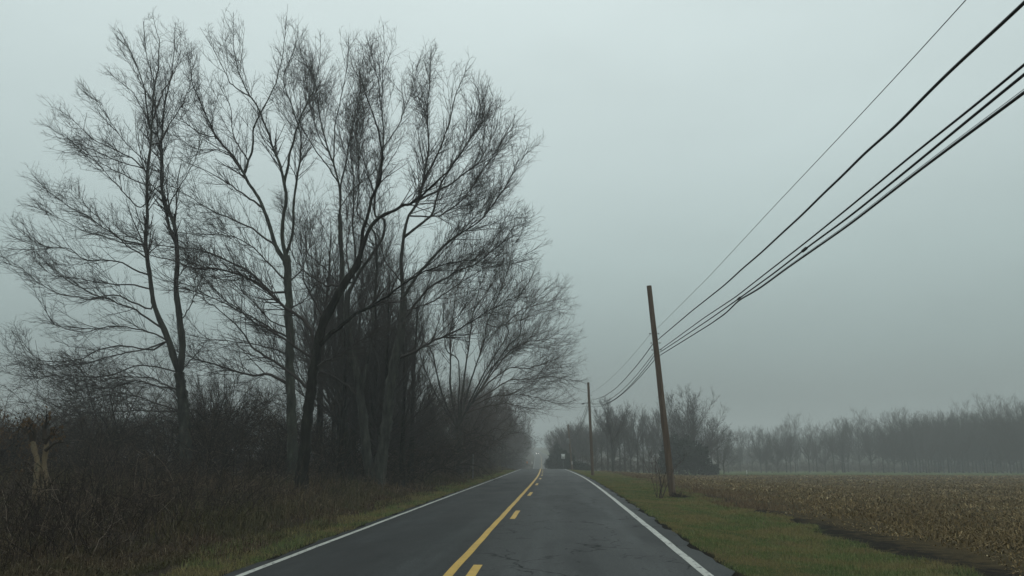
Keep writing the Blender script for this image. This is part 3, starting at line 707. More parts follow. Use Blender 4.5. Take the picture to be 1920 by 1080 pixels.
# middle distance cluster right of the second pole
def at(pxx, Y, py=880):
    p = PY(pxx, py, Y); return float(p[0])
mid_g = [generic_tree(31, 12.5, 4.8, 'round', twig, bark, 1, thin=1.4), generic_tree(32, 12.5, 5.6, 'spread', twig, bark, 1, thin=1.4), generic_tree(33, 13.0, 4.4, 'oval', twig, bark, 1, thin=1.4, low=.18)]
big = generic_tree(36, 15.6, 5.6, 'round', twig, bark, 1, 'large rounded bare tree rising behind the dark evergreen bush', None, thin=1.05)
Xb = at(1302, 149); big.location = (Xb, 149, float(gz(Xb, 149)) - .05)
ms = []
r2 = np.random.default_rng(5)
for k, (p0, s) in enumerate([(1118, .62), (1128, .8), (1140, .95), (1152, .9), (1163, 1.0), (1172, .88), (1184, .98), (1196, .95), (1207, .85), (1219, .92), (1230, .88), (1243, .85), (1252, .9), (1262, .85), (1275, .78), (1322, .8), (1335, .85), (1347, .78), (1357, .6)]):
    Yk = 154 + 22 * r2.random(); ms.append((at(p0, Yk), Yk, s * Yk / 150, k))
place(mid_g, ms, 'bare tree in the hazy clump behind the second utility pole', 'bare trees of the hazy clump at the field corner', used)
place(mid_g, [(at(p_, y_), y_, s_, k_) for p_, y_, s_, k_ in ((1052, 186, .78, 0), (1062, 192, .85, 1), (1074, 180, .8, 2), (1083, 186, .9, 0), (1093, 176, .85, 1), (1101, 182, .8, 2), (1042, 215, .9, 1), (1068, 205, .95, 0))], 'bare tree behind the third utility pole and the road sign', 'bare trees past the crest on the right', used)
lean = generic_tree(37, 11.5, 6.5, 'spread', twig, bark, 1, 'crooked wide limbed bare tree just right of the second utility pole')
Xl = at(1150, 128); lean.location = (Xl, 128, float(gz(Xl, 128)) - .05)
# the far treeline across the field
far_g = [generic_tree(41, 17, 4.6, 'round', twig, bark, 1, thin=1.6), generic_tree(42, 16.5, 5.2, 'round', twig, bark, 1, thin=1.6), generic_tree(43, 17.5, 5.0, 'round', twig, bark, 1, thin=1.6), generic_tree(44, 17, 5.5, 'vase', twig, bark, 1, thin=1.6), generic_tree(45, 15.5, 5.4, 'spread', twig, bark, 1, thin=1.6)]
fs = []
prof = lambda p: np.interp(p, [1360, 1390, 1450, 1520, 1620, 1680, 1730, 1800, 1860, 1920, 2200], [.72, .84, .90, .88, 1.0, .96, 1.02, 1.0, 1.0, 1.06, 1.1])
p0 = 1366.0; k = 0
while p0 < 1985:
    Yk = 222 + 26 * r2.random() - max(0, (p0 - 1680)) * .06
    fs.append((at(p0, Yk), Yk, float(prof(p0)) * r2.uniform(.62, 1.08), int(r2.integers(0, 5))))
    p0 += r2.choice([4, 7, 10, 16, 22]) if p0 < 1680 else r2.uniform(5, 11)
for p0 in np.arange(1690, 1985, 9.0):
    Yk = 244 + 12 * r2.random(); fs.append((at(p0 + r2.uniform(-5, 5), Yk), Yk, r2.uniform(.9, 1.12), int(r2.integers(0, 5))))
place(far_g, fs, 'bare tree in the foggy treeline along the far side of the field', 'bare trees of the far treeline', used)
# the wood beyond it reads as one grey mass in the fog
wt = []; 
for p0 in np.arange(1366, 2000, 5.0):
    Yk = 305 + 75 * r2.random(); X = at(p0 + r2.uniform(-5, 5), Yk); wt.append((X, Yk, float(gz(X, Yk)), r2.uniform(12.5, 17.5)))
wt = np.array(wt); M_ = len(wt); K = 8; z = np.linspace(-.3, .75, K + 1)
P = np.stack([wt[:, :1] + np.cumsum(rng.normal(size=(M_, K + 1)) * .12, 1), wt[:, 1:2] + 0 * z, wt[:, 2:3] + z * wt[:, 3:4]], -1); RR = np.linspace(.22, .04, K + 1)[None].repeat(M_, 0)
wm = MB(); wm.tubes(P, RR, 5); c1, q1 = spawn(P, RR, .22, .55, 6.0, .75, 6, .10, .04, .5, .08, .8, .5, .55); c2, q2 = spawn(c1, q1, .1, .5, 2.2, .6, 3, .07, .03, .6, .1, .4, .5); c3, q3 = spawn(c2, q2, .1, .6, .9, .6, 2, .05, .022, .7, .1, .25, .6)
wm.tubes(c1, q1, 3); wm.tubes(c2, q2, 3); wm.tubes(c3, q3, 3)
tag(wm.build('distant_wood', twig), 'grey mass of woodland in the fog beyond the far treeline', kind='stuff')
ub = []
for p0 in np.arange(1362, 2060, 8.0):
    Yk = 228 + 30 * r2.random(); ub.append((at(p0 + r2.uniform(-4, 4), Yk), Yk, r2.uniform(.5, 1.05), int(r2.integers(0, 2))))
ls = []
for p0 in np.arange(-120, 345, 13.0):
    Yk = 150 + 60 * r2.random(); ls.append((at(p0 + r2.uniform(-7, 7), Yk), Yk, r2.uniform(.62, .8) * Yk / 180, int(r2.integers(0, 5))))
place(far_g, ls, 'faint bare tree in the fog far behind the left hand brush', 'faint trees far behind the left hand brush', used)

# ------------------------------------------------------------------ evergreens
def leafy(name, label, cat, X, Y, blobs, n, leaf, trunk_r=.12, group=None):
    z = float(gz(X, Y)); root = empty(name, (X, Y, z), 0, label, cat, group)
    Q = []
    for (c, rad, w) in blobs:
        m = int(n * w); u = nrm(rng.normal(size=(m, 3))); rr = rng.random(m) ** .42
        lump = 1 + .20 * np.sin(u[:, 0] * 5 + c[0] * 3) * np.sin(u[:, 1] * 6 + 1) + .14 * np.sin(u[:, 2] * 9 + c[2])
        Q.append(np.array(c) + u * rr[:, None] * np.array(rad) * lump[:, None])
    Q = np.concatenate(Q); Q = Q[Q[:, 2] > .04]; m = len(Q)
    d1 = nrm(rng.normal(size=(m, 3))); d2 = nrm(np.cross(d1, rng.normal(size=(m, 3))))
    s = leaf * rng.uniform(.6, 1.3, m)[:, None]
    V = np.stack([Q - d1 * s, Q + d2 * s * .45, Q + d1 * s, Q - d2 * s * .45], 1).reshape(-1, 3); i = np.arange(m) * 4
    mk('foliage', V, np.stack([i, i + 1, i + 2, i + 3], -1), evergreen, root)
    t = MB()
    for (c, rad, w) in blobs: t.tube([(c[0] * .6, c[1] * .6, -.2), (c[0] * .8, c[1], c[2] * .5), (c[0], c[1], c[2] + rad[2] * .5)], [trunk_r, trunk_r * .7, .03], 6)
    t.build('trunk', bark, root); return root
Xe = at(1284, 140)
leafy('evergreen_tree', 'wide dark evergreen bush at the foot of the large bare tree', 'evergreen', Xe, 140, [((-1.6, 0, 3.4), (2.2, 2, 3.6), .3), ((.6, 0, 3.2), (2.4, 2.2, 3.3), .35), ((2.8, .3, 2.5), (1.6, 1.6, 2.7), .2), ((-3.2, 0, 2.2), (1.2, 1.2, 2.4), .15)], 15000, .20)
Xe2 = at(1333, 140)
leafy('evergreen_shrub', 'small rounded dark evergreen shrub at the field edge right of the big bush', 'shrub', Xe2, 140, [((-.6, 0, .8), (1.0, 1, .8), .5), ((.5, 0, .95), (1.0, .9, 1.0), .5)], 3500, .13, .05)
for k, (p0, Y, hh, lb) in enumerate([(1048, 178, 6.2, 'tall dark evergreen beside the road sign past the crest'), (1039, 205, 6.0, 'dark evergreen farther along the road than the sign'), (1064, 172, 4.4, 'dark evergreen directly behind the third utility pole'), (1092, 150, 1.5, 'low dark evergreen hedge clump between the second and third poles'), (1082, 156, 1.8, 'low dark evergreen hedge clump left of the second pole')]):
    X = at(p0, Y)
    leafy('evergreen_tree' if hh > 2 else 'evergreen_shrub', lb, 'evergreen', X, Y, ([((0, 0, hh * .30), (hh * .34, hh * .3, hh * .32), .38), ((.3, 0, hh * .52), (hh * .24, hh * .22, hh * .30), .24), ((-.5, 0, hh * .72), (hh * .13, hh * .13, hh * .28), .12), ((1.1, .3, hh * .42), (hh * .16, hh * .16, hh * .34), .14), ((-1.4, .2, hh * .3), (hh * .2, hh * .2, hh * .28), .12)] if hh > 2 else [((0, 0, hh * .42), (1.6, hh * .3, hh * .5), .7), ((.5, 0, hh * .3), (1.4, hh * .3, hh * .36), .3)]), 6500 if hh > 2 else 2500, .17, .1)

# ------------------------------------------------------------------ brush on the left
sh = [shrub(51, 2.7, 2.6, 26), shrub(52, 3.4, 2.4, 22, el=(55, 88), droop=.34), shrub(53, 2.0, 2.8, 30, droop=.4), shrub(54, 4.2, 2.2, 16, el=(65, 88), droop=.25)]
ss = [(-20.5, 33, 1.0, 0), (-18.0, 35, 1.0, 2), (-22.5, 36, 1.05, 1), (-16.0, 36.5, .95, 1), (-24.8, 34.5, 1.0, 0), (-14.2, 38.5, .95, 0), (-17.4, 39.5, 1.0, 3), (-12.6, 37.2, .85, 2), (-20.2, 40.5, 1.0, 1),
      (-23.4, 42, 1.0, 3), (-27.4, 38.5, 1.0, 1), (-26.5, 44, 1.0, 0), (-30, 43, 1.0, 1), (-11.2, 40.5, .9, 1), (-13.6, 43, .95, 3), (-15.8, 44.5, 1.0, 0), (-18.6, 45.5, 1.0, 1), (-9.8, 44, .85, 0), (-11.8, 47, .95, 1),
      (-9.0, 48.5, .9, 2), (-13.5, 50, 1.05, 1), (-10.2, 52, 1.0, 0), (-8.9, 56, .9, 1), (-11.2, 57.5, 1.0, 3), (-9.2, 60.5, 1.0, 0), (-12.0, 63, 1.1, 1), (-8.6, 66, .95, 1), (-10.6, 69, 1.1, 0), (-8.8, 73, 1.0, 3), (-21.5, 49, 1.05, 3), (-24.5, 50, 1.1, 0), (-17, 51.5, 1.0, 1), (-29, 50, 1.1, 3), (-34, 48, 1.1, 1), (-33, 41, .9, 0), (-10.7, 35.0, .7, 2), (-8.6, 39.5, .7, 2), (-28.5, 33.0, .9, 2), (-14.9, 33.6, .65, 2), (-37, 54, 1.1, 0), (-32, 57, 1.1, 1), (-26, 57, 1.1, 1), (-20, 58, 1.1, 1), (-15, 57, 1.1, 0)]
ss = [(a, b, c * (1.12 if b < 40 else 1.3 if b < 45 else 1.55), d) for a, b, c, d in ss]
place(sh, ss, 'tangled leafless bush in the thicket beneath the roadside trees', 'leafless bushes of the roadside thicket', used)
lo_ = [shrub(57, .95, 1.2, 24, droop=.45, el=(30, 80)), shrub(58, 1.25, 1.0, 18, droop=.35, el=(45, 86)), shrub(59, .75, 1.5, 30, twig_red, droop=.5, el=(25, 75))]
lsp = []
for k in range(46):
    Yk = 13.5 * math.exp(r2.random() * 1.15); e_ = 4.2 + r2.random() ** .8 * (Yk * .50 - 1.5); X_k = float(xc(Yk)) - 3.75 - e_
    if abs(X_k / Yk + .655) < .07 and Yk < 21: continue
    lsp.append((float(xc(Yk)) - 3.75 - e_ * (1 if e_ > 0 else 0), Yk, r2.uniform(.55, 1.15), int(r2.integers(0, 3))))
place(lo_, lsp, 'low leafless bush standing in the dead grass of the left bank', 'low bushes in the dead grass', used)
shf = [shrub(55, 3.4, 2.8, 18, lod=1), shrub(56, 4.0, 2.6, 18, lod=1, el=(55, 88))]
sf = []
yq = 77.0; i = 0
while yq < 320:
    sf.append((float(xc(yq)) - 7.2 - (i * 3 % 4) * .7, yq, .8 + .1 * (i % 4), i)); sf.append((float(xc(yq)) - 11 - (i * 2 % 5), yq + 2, 1.1, i + 1))
    yq += 3.6 + yq * .022; i += 1
place(shf, sf, 'leafless bush under the receding row of trees on the left', 'leafless bushes under the receding row', used)
sm = []
for k, p0 in enumerate(list(np.arange(1108, 1250, 9.0))):
    Yk = 142 + 22 * r2.random(); sm.append((at(p0 + r2.uniform(-3, 3), Yk), Yk, r2.uniform(.6, 1.05), k))
place(shf, sm, 'leafless bush at the foot of the hazy clump of trees', 'leafless bushes at the field corner', used)
place(shf, ub, 'low brush at the foot of the far treeline', 'brush under the far treeline', used)
sap = shrub(61, 2.0, 1.0, 6, twig_red, 'thin reddish sapling growing just left of the nearest utility pole', None, 'sapling', .0, 0, (80, 89))
Xs = at(1234, 37.5); sap.location = (Xs, 37.5, float(gz(Xs, 37.5)))
# vine-covered bramble mound at the far left edge
br = shrub(63, 3.0, 3.0, 44, brush, 'dark vine covered bramble mound with withered leaves beside the broken stump', None, 'bramble_mound', .45)
Xb2 = at(6, 31); br.location = (Xb2, 31, float(gz(Xb2, 31)) - .1)
u = nrm(rng.normal(size=(900, 3))); u[:, 2] = np.abs(u[:, 2])
blades_at('dead_leaves', u * np.array([2.2, 1.5, 2.9]) * rng.uniform(.7, 1.05, (900, 1)), leafmat, .14, .09, br, True)
br2 = shrub(64, 2.2, 2.6, 46, brush, 'low dark bramble heap between the broken stump and the forked tree', None, 'bramble_mound', .5)
Xb3 = at(190, 31); br2.location = (Xb3, 31, float(gz(Xb3, 31)))

# broken, split stump with bare orange wood
Ys = 20.5; gp = PY(73, 935, Ys)
root = empty('broken_stump', (gp[0], Ys, float(gz(gp[0], Ys))), 0, 'broken forked tree stump with bare orange split wood', 'tree stump'); o0 = np.array(root.location)
def tr(pl): return np.array([PY(x, y, Ys) for x, y in pl]) - o0
m1 = MB()
for pl, r0, dy, ph in (([(72, 975), (68, 925), (67, 900), (71, 880), (70, 862), (64, 842), (61, 826)], .125, 0, 0.3), ([(75, 975), (80, 925), (82, 900), (79, 880), (80, 860), (84, 842), (85, 822)], .115, .07, 1.6)):
    P = resample(tr(pl), 18); P[:, 1] += dy; tt_ = np.linspace(0, 1, 18); m1.tube(P, r0 * .85 * (1 - .45 * tt_) * (1 + .16 * np.sin(np.arange(18) * 1.3 + ph) + .10 * np.sin(np.arange(18) * 3.1)), 10)
m1.build('trunk', splitwood, root)
for pl, r0 in (([(61, 828), (58, 815), (50, 806), (38, 800)], .07), ([(62, 830), (66, 815), (64, 800)], .05), ([(85, 824), (83, 808), (86, 795), (88, 782)], .075), ([(84, 832), (94, 818), (104, 812)], .05), ([(85, 845), (100, 832), (116, 828)], .05), ([(68, 880), (54, 868), (44, 866)], .035)):
    b_ = MB(); P = resample(tr(pl), 9); b_.tube(P, np.linspace(r0, .02, 9), 7); c1, q1 = spawn(P[None], np.linspace(r0, .02, 9)[None], .3, .07, .6, .8, 5, .02, .008, .6, .22); c2, q2 = spawn(c1, q1, .2, .1, .25, .8, 3, 0, .006, .7, .22, .08); b_.tubes(c1, q1, 4); b_.tubes(c2, q2, 3)
    br_ = b_.build('branch', brush, root); tips = c2[rng.integers(0, len(c2), 25), -1]; blades_at('dead_leaves', tips, leafmat, .11, .07, br_, True)
for k, (a, b_, lb) in enumerate([((78, 927), (62, 947), 'pale snapped branch lying against the foot of the broken stump'), ((97, 926), (84, 952), 'short grey stick leaning in the grass right of the broken stump')]):
    A = PY(*a, Ys - .4); B = hit(*b_); B[2] += .02
    st = MB(); P = resample(np.array([A, (A + B) / 2 + rng.normal(size=3) * .03, B]), 8); c = P[-1].copy(); st.tube(P - c, np.linspace(.035, .05, 8), 7); ob = st.build('fallen_branch', splitwood if k == 0 else bark_pale)
    ob.location = tuple(c); tag(ob, lb, 'branch')

# ------------------------------------------------------------------ grass, stubble, litter (uncountable)
def blades(name, X, Y, hgt, wid, lean, mat, label, kind='stuff', zoff=0.0, flop=None):
    n = len(X); Z = gz(X, Y) + zoff; a = rng.random(n) * 6.283; b = rng.random(n) * 6.283
    w = np.stack([np.cos(a), np.sin(a), 0 * a], -1) * (wid / 2)[:, None]
    ln = np.minimum(np.abs(rng.normal(size=n)) * lean, 3.2); dv = np.stack([np.cos(b), np.sin(b), 0 * b], -1)
    base = np.stack([X, Y, Z - .02], -1)
    mid = base + np.stack([0 * a, 0 * a, hgt * .58], -1) + dv * (ln * hgt * .3)[:, None]
    tz = hgt * np.clip(1 - .45 * ln ** 1.5, .15, 1)
    tip = base + np.stack([0 * a, 0 * a, tz], -1) + dv * (ln * hgt)[:, None]
    V = np.stack([base - w, base + w, mid + w * .75, mid - w * .75, tip], 1).reshape(-1, 3); i = np.arange(n) * 5
    return tag(mk(name, V, [np.stack([i, i + 1, i + 2, i + 3], -1), np.stack([i + 3, i + 2, i + 4], -1)], mat), label, None, None, kind)
def logY(n, a, b): return a * np.exp(rng.random(n) * math.log(b / a))
# left: tall dead grass and weeds
n = 150000; Y = logY(n, 9, 130); e = .75 + np.abs(rng.normal(size=n)) * 0 + rng.random(n) ** 1.3 * np.minimum(3 + Y * .62, 40)
e = e + .35 * np.sin(Y * .9) * np.sin(Y * .31 + 1); keep = (e > .5) & (bump(X_ := (xc(Y) - 3.75 - e) * .7, Y * .55) > -.75 + .6 * rng.normal(size=n)) | (Y < 14); Y = Y[keep]; e = e[keep]
X = xc(Y) - 3.75 - e; d = np.maximum(1, Y / 22)
h = (.12 + .42 * sst(.8, 3.4, e)) * rng.uniform(.35, 1.35, len(Y)) * (1 + .5 * bump(X * .8, Y * .6))
blades('dead_grass', X, Y, np.abs(h) + .05, .012 * d * rng.uniform(.6, 1.5, len(Y)), 1.15, deadgrass, 'tall dead brown grass on the left verge')
# weeds with side twigs, taller, sparse
n = 2600; Y = logY(n, 10, 80); e = 2.2 + rng.random(n) * np.minimum(2 + Y * .55, 22); X = xc(Y) - 3.75 - e
K = 5; base = np.stack([X, Y, gz(X, Y) - .03], -1); d = nrm(rng.normal(size=(n, 3)) * .22 + np.array([0, 0, 1])); ln = rng.uniform(.5, 1.25, n)
C = base[:, None, :] + d[:, None, :] * (ln[:, None] * np.linspace(0, 1, K + 1))[:, :, None]; C[:, 2:] += np.cumsum(rng.normal(size=(n, K - 1, 3)) * .025, 1)
RR = np.linspace(.006, .003, K + 1)[None] * np.maximum(1, Y / 26)[:, None]
wb = MB(); wb.tubes(C, RR, 3); c1, q1 = spawn(C, RR, .35, .09, .26, .75, 3, .05, .003, .8, .15, .08, .5); wb.tubes(c1, np.maximum(q1, .0035), 3)
tag(wb.build('dead_weeds', brush), 'dead branching weed stalks standing in the brown grass', kind='stuff')
n = 5200; Y = logY(n, 12, 110); e = 2.4 + rng.random(n) * np.minimum(2 + Y * .6, 30); X = xc(Y) - 3.75 - e; kp = ((np.abs(X + 13.4) > 1.5) | (Y > 20) | (Y < 15)) & ((bump(X * .45 + 1, Y * .4) + .6 * rng.normal(size=n)) > .05); X = X[kp]; Y = Y[kp]; n = len(X)
K = 9; P0 = np.stack([X, Y, gz(X, Y) - .05], -1); az = rng.random(n) * 6.283; el = rng.uniform(.6, 1.4, n); d = np.stack([np.cos(az) * np.cos(el), np.sin(az) * np.cos(el), np.sin(el)], -1); ln = rng.uniform(.7, 2.1, n)
C = np.empty((n, K + 1, 3)); C[:, 0] = P0
for k in range(K):
    d = nrm(d + rng.normal(size=(n, 3)) * .13 + np.array([0, 0, -.24 * k / K])); C[:, k + 1] = C[:, k] + d * (ln / K)[:, None]
RR = np.linspace(.009, .004, K + 1)[None] * np.maximum(1, Y / 26)[:, None]
wb = MB(); wb.tubes(C, RR, 3); c1, q1 = spawn(C, RR, .15, .16, .5, .8, 4, .02, .004, .7, .2, .1, .5); wb.tubes(c1, np.maximum(q1, .004), 3)
tag(wb.build('undergrowth', brush), 'tangle of arching brambles and dead stems on the left bank', kind='stuff')
# left: narrow strip of green grass at the asphalt
n = 30000; Y = logY(n, 8, 110); e = .02 + rng.random(n) ** 1.4 * (1.15 + .45 * np.sin(Y * .7) * np.sin(Y * .23 + 2)); X = xc(Y) - 3.72 + .03 * np.sin(Y * 3) - e; d = np.maximum(1, Y / 16)
blades('grass_strip', X, Y, rng.uniform(.04, .13, n) * (1 + .5 * e), .006 * d, .8, greengrass, 'short green grass strip along the left edge of the asphalt')
# right verge
n = 170000; Y = logY(n, 7.5, 125); wv = np.interp(Y, [0, 20, 40, 125], [4.4, 4.3, 4.6, 7.0]) + .22 * np.sin(Y * .55) + .2 * np.sin(Y * 1.7) - .1; e = rng.random(n) * wv + .02; e = e + .06 * np.sin(Y * 2.2) + .05 * np.sin(Y * 5.1); X = xc(Y) + 3.92 + np.maximum(e, 0); d = np.maximum(1, Y / 14)
pt = bump(X * .8 + 3, Y * .5); h = (.045 + .05 * sst(1.2, 3.4, e) + .035 * np.clip(pt, 0, 2)) * rng.uniform(.5, 1.5, n)
blades('verge_grass', X, Y, h, .0055 * d, .8, greengrass, 'short green and tan grass verge between the road and the field')
# taller tan weeds along the field edge and the poles
n = 14000; Y = logY(n, 30, 140); e = 3.0 + np.abs(rng.normal(size=n)) * 2.0 + Y * .02; X = xc(Y) + 3.9 + e; k = rng.random(n) < .25 + .75 * (bump(X * .3, Y * .25) > .1); X = X[k]; Y = Y[k]; d = np.maximum(1, Y / 22)
blades('tan_weeds', X, Y, rng.uniform(.06, .30, len(X)), .010 * d, .8, weedmat, 'taller tan and reddish weeds along the edge of the field')
# crop stubble
n = 190000; Y = logY(n, 9, 145); lo = 5.55 + .3 * np.sin(Y * .8) + .35 * np.sin(Y * .37 + 1); hi = np.maximum(Y * .78 + 4, 9); e = lo + rng.random(n) * (hi - lo); X = xc(Y) + 3.6 + e; d = np.maximum(1, Y / 24)
up_ = rng.random(n) < .22; h = np.where(up_, rng.uniform(.06, .20, n), rng.uniform(.04, .22, n)) * (.45 + .55 * sst(0, 2.4, e - lo)); wd = np.where(up_, .010, .030) * d * rng.uniform(.4, 1.6, n)
edge = sst(.1, 2.4, e - lo + .5 * bump(X * .6, Y * .6)); kp = (rng.random(n) < .2 + .8 * edge) & (bump(X * .35 + 4, Y * .28) + .8 * rng.normal(size=n) > -1.0)
blades('crop_stubble', X[kp], Y[kp], h[kp], wd[kp], np.where(up_[kp], .5, 2.6), straw, 'broken tan and brown crop stubble covering the field')

# ------------------------------------------------------------------ utility poles
def pole(label, base, top, r0, r1, extra=None):
    base = np.array(base, float); gb = float(gz(base[0], base[1])); root = empty('utility_pole', (base[0], base[1], gb), 0, label, 'utility pole'); o = np.array([base[0], base[1], gb])
    A = np.array([base[0], base[1], gb - .3]) - o; B = np.array(top) - o
    P = np.array([A + (B - A) * t for t in np.linspace(0, 1, 9)]); P[1:-1, 0] += .005 * np.sin(np.arange(7) * 1.9)
    m = MB(); m.tube(P, np.linspace(r0, r1, 9), 16); m.build('shaft', polewood, root)
    return root, o, A, B
def along(A, B, t): return A + (B - A) * t
b1 = hit(1262, 931); top1 = PY(1217, 536, b1[1])
p1, o1, A1, B1 = pole('nearest leaning brown utility pole with a bare top, in the verge grass', b1, top1, .175, .125)
b2 = PY(1111.5, 888, 79.0); top2 = PY(1103, 717, 79.0)
p2, o2, A2, B2 = pole('second utility pole, near upright, where the wires sag between poles', b2, top2, .16, .115)
b3 = PY(1073, 877, 140.0); top3 = PY(1065, 796, 140.0)
p3, o3, A3, B3 = pole('third and farthest utility pole, leaning, with a transformer on it', b3, top3, .18, .13)
Y1 = b1[1]
def bolt(root, o, p, n=1, wdt=.34):
    q = np.array(p) - o; m = MB(); m.tube(np.array([q + (-wdt, 0, 0), q + (wdt, 0, 0)]), .014, 6); m.tube(np.array([q + (-wdt - .01, 0, 0), q + (-wdt + .05, 0, 0)]), .034, 6); m.tube(np.array([q + (wdt - .05, 0, 0), q + (wdt + .01, 0, 0)]), .03, 6)
    m.build('through_bolt', metal, root)
h_at = {}
def pole_pt(px_, py_, Yp, dx, front=0): p = PY(px_, py_, Yp); p[0] += dx; p[1] -= front; return p
for (xx, yy) in ((1226.5, 625.5), (1229, 643), (1231, 656)): bolt(p1, o1, PY(xx, yy, Y1), 1, .24)
for (xx, yy) in ((1105.5, 741), (1106, 755.5), (1106.5, 762)): bolt(p2, o2, PY(xx, yy, 79.0), 1, .22)
bm = MB(); q = PY(1105, 756, 79) - o2; bm.tube(np.array([q, q + (-.38, 0, .02), q + (-.72, .1, -.06)]), .03, 6); bm.tube(np.array([q + (-.50, .06, -.02), q + (-.76, .1, -.07)]), .065, 8); bm.build('bracket_arm', darkmetal, p2)
q = PY(1068.5, 827, 140) - o3 + (-.34, -.12, 0)
tm = MB(); tm.tube(np.array([q + (0, 0, -.5), q + (0, 0, -.42), q + (0, 0, .42), q + (0, 0, .5)]), [.2, .28, .28, .2], 14); tx = tm.build('transformer', metal, p3)
tm = MB(); tm.tube(np.array([q + (0, 0, .45), q + (0, 0, .72)]), .05, 8); tm.build('bushing', darkmetal, p3); tm = MB(); tm.box(q + (.25, .05, 0), (.2, .08, .3)); tm.build('mounting_bracket', darkmetal, p3)
gm = MB(); gm.box(PY(1072.5, 868, 140) - o3 + (0, -.2, 0), (.10, .03, .55)); gm.build('marker_plate', whitepaint, p3)
# mound of earth and dead leaves by the first pole
mb = shrub(71, .42, .9, 40, brush, 'low dark clump of dead weeds at the foot of the nearest pole', None, 'weed_clump', .6)
pm = hit(1276, 934); mb.location = tuple(pm)

# ------------------------------------------------------------------ overhead lines
XP0, YP0 = 4.7, -13.0
def span_near(pxl, attach):
    """a wire hangs in the upright plane between the pole ahead and the pole behind the camera; its height there is read from the photograph"""
    A = np.array(attach); n = np.array([YP0 - A[1], -(XP0 - A[0])]); out = [A]
    for (x, y) in pxl:
        d = ray(x, y); t = ((A[0] - EYE[0]) * n[0] + (A[1] - EYE[1]) * n[1]) / (d[0] * n[0] + d[1] * n[1]); out.append(EYE + d * t)
    out = np.array(out)
    # run on behind the camera with a smooth parabola fitted to the last part
    s = (A[1] - out[:, 1]); cf = np.polyfit(s[len(s) // 2:], out[len(s) // 2:, 2], 1)
    for Yq in (out[-1, 1] - 3, out[-1, 1] - 8, YP0):
        tq = (A[1] - Yq); f = tq / (A[1] - YP0); ds = tq - s[-1]
        out = np.vstack([out, [A[0] + (XP0 - A[0]) * f, Yq, out[len(s) - 1, 2] + cf[0] * ds + .004 * ds * ds]])
    return out
def sag(A, B, s, n=24, wob=0.0):
    A = np.array(A); B = np.array(B); t = np.linspace(0, 1, n)[:, None]; P = A + (B - A) * t; P[:, 2] -= (4 * s * t * (1 - t))[:, 0]
    if wob: P[1:-1, 2] += rng.normal(size=n - 2) * wob
    return P
def Yfit(P):
    """densify a polyline smoothly"""
    P = np.asarray(P); d = np.r_[0, np.cumsum(np.linalg.norm(np.diff(P, axis=0), axis=1))]; q = np.linspace(0, d[-1], 260)
    o = np.stack([np.interp(q, d, P[:, k]) for k in range(3)], -1); w = 5; pad = np.pad(o, ((w, w), (0, 0)), mode='reflect', reflect_type='odd'); ker = np.hanning(2 * w + 3)[1:-1]; ker /= ker.sum()
    return np.stack([np.convolve(pad[:, k], ker, 'valid') for k in range(3)], -1)
wires = [
 ('overhead_wire', 'thin bare wire, highest of the overhead lines', .0062, steelwire, (1237, 611), [(1332, 516), (1450.5, 388), (1593, 237), (1711, 110), (1811, 0)], (1219, 627), (1108, 735), (1067, 803), .35),
 ('overhead_cable', 'thick wavy black cable, second from the top of the overhead lines', .021, cable, (1237, 634), [(1296, 584), (1356, 536.5), (1379, 516), (1388, 507), (1427, 474), (1474, 430), (1504, 403), (1545, 361.6), (1593, 317), (1622, 284.5), (1664, 252), (1711, 204.5), (1753, 160), (1800, 115.6), (1859.5, 62), (1920, 6)], (1224, 645), (1107, 748.5), (1068, 812), .75),
 ('overhead_cable', 'black cable directly below the thick wavy one', .016, cable, (1240, 654), [(1261, 639), (1320, 596), (1379, 557), (1439, 510), (1510, 455), (1593, 388), (1711, 290), (1830, 196), (1920, 121.5)], (1227, 660), (1107, 755.5), (1068, 815), .85),
 ('overhead_cable', 'black cable running close above the lowest one', .018, cable, (1241, 658), [(1273, 637), (1332, 597.5), (1385, 560), (1450, 513), (1516, 462), (1593, 406), (1711, 311), (1830, 213), (1920, 140)], (1229, 664), (1107, 757), (1068.5, 818), .95),
 ('overhead_cable', 'lowest black cable of the overhead lines, kinked near the pole', .019, cable, (1241, 664), [(1281.5, 639), (1332, 607.6), (1361.6, 587), (1385, 563), (1409, 550), (1427, 539), (1474, 504), (1593, 421), (1711, 329), (1830, 240), (1920, 174)], (1231, 670), (1107.5, 762.5), (1069, 822), .75),
]
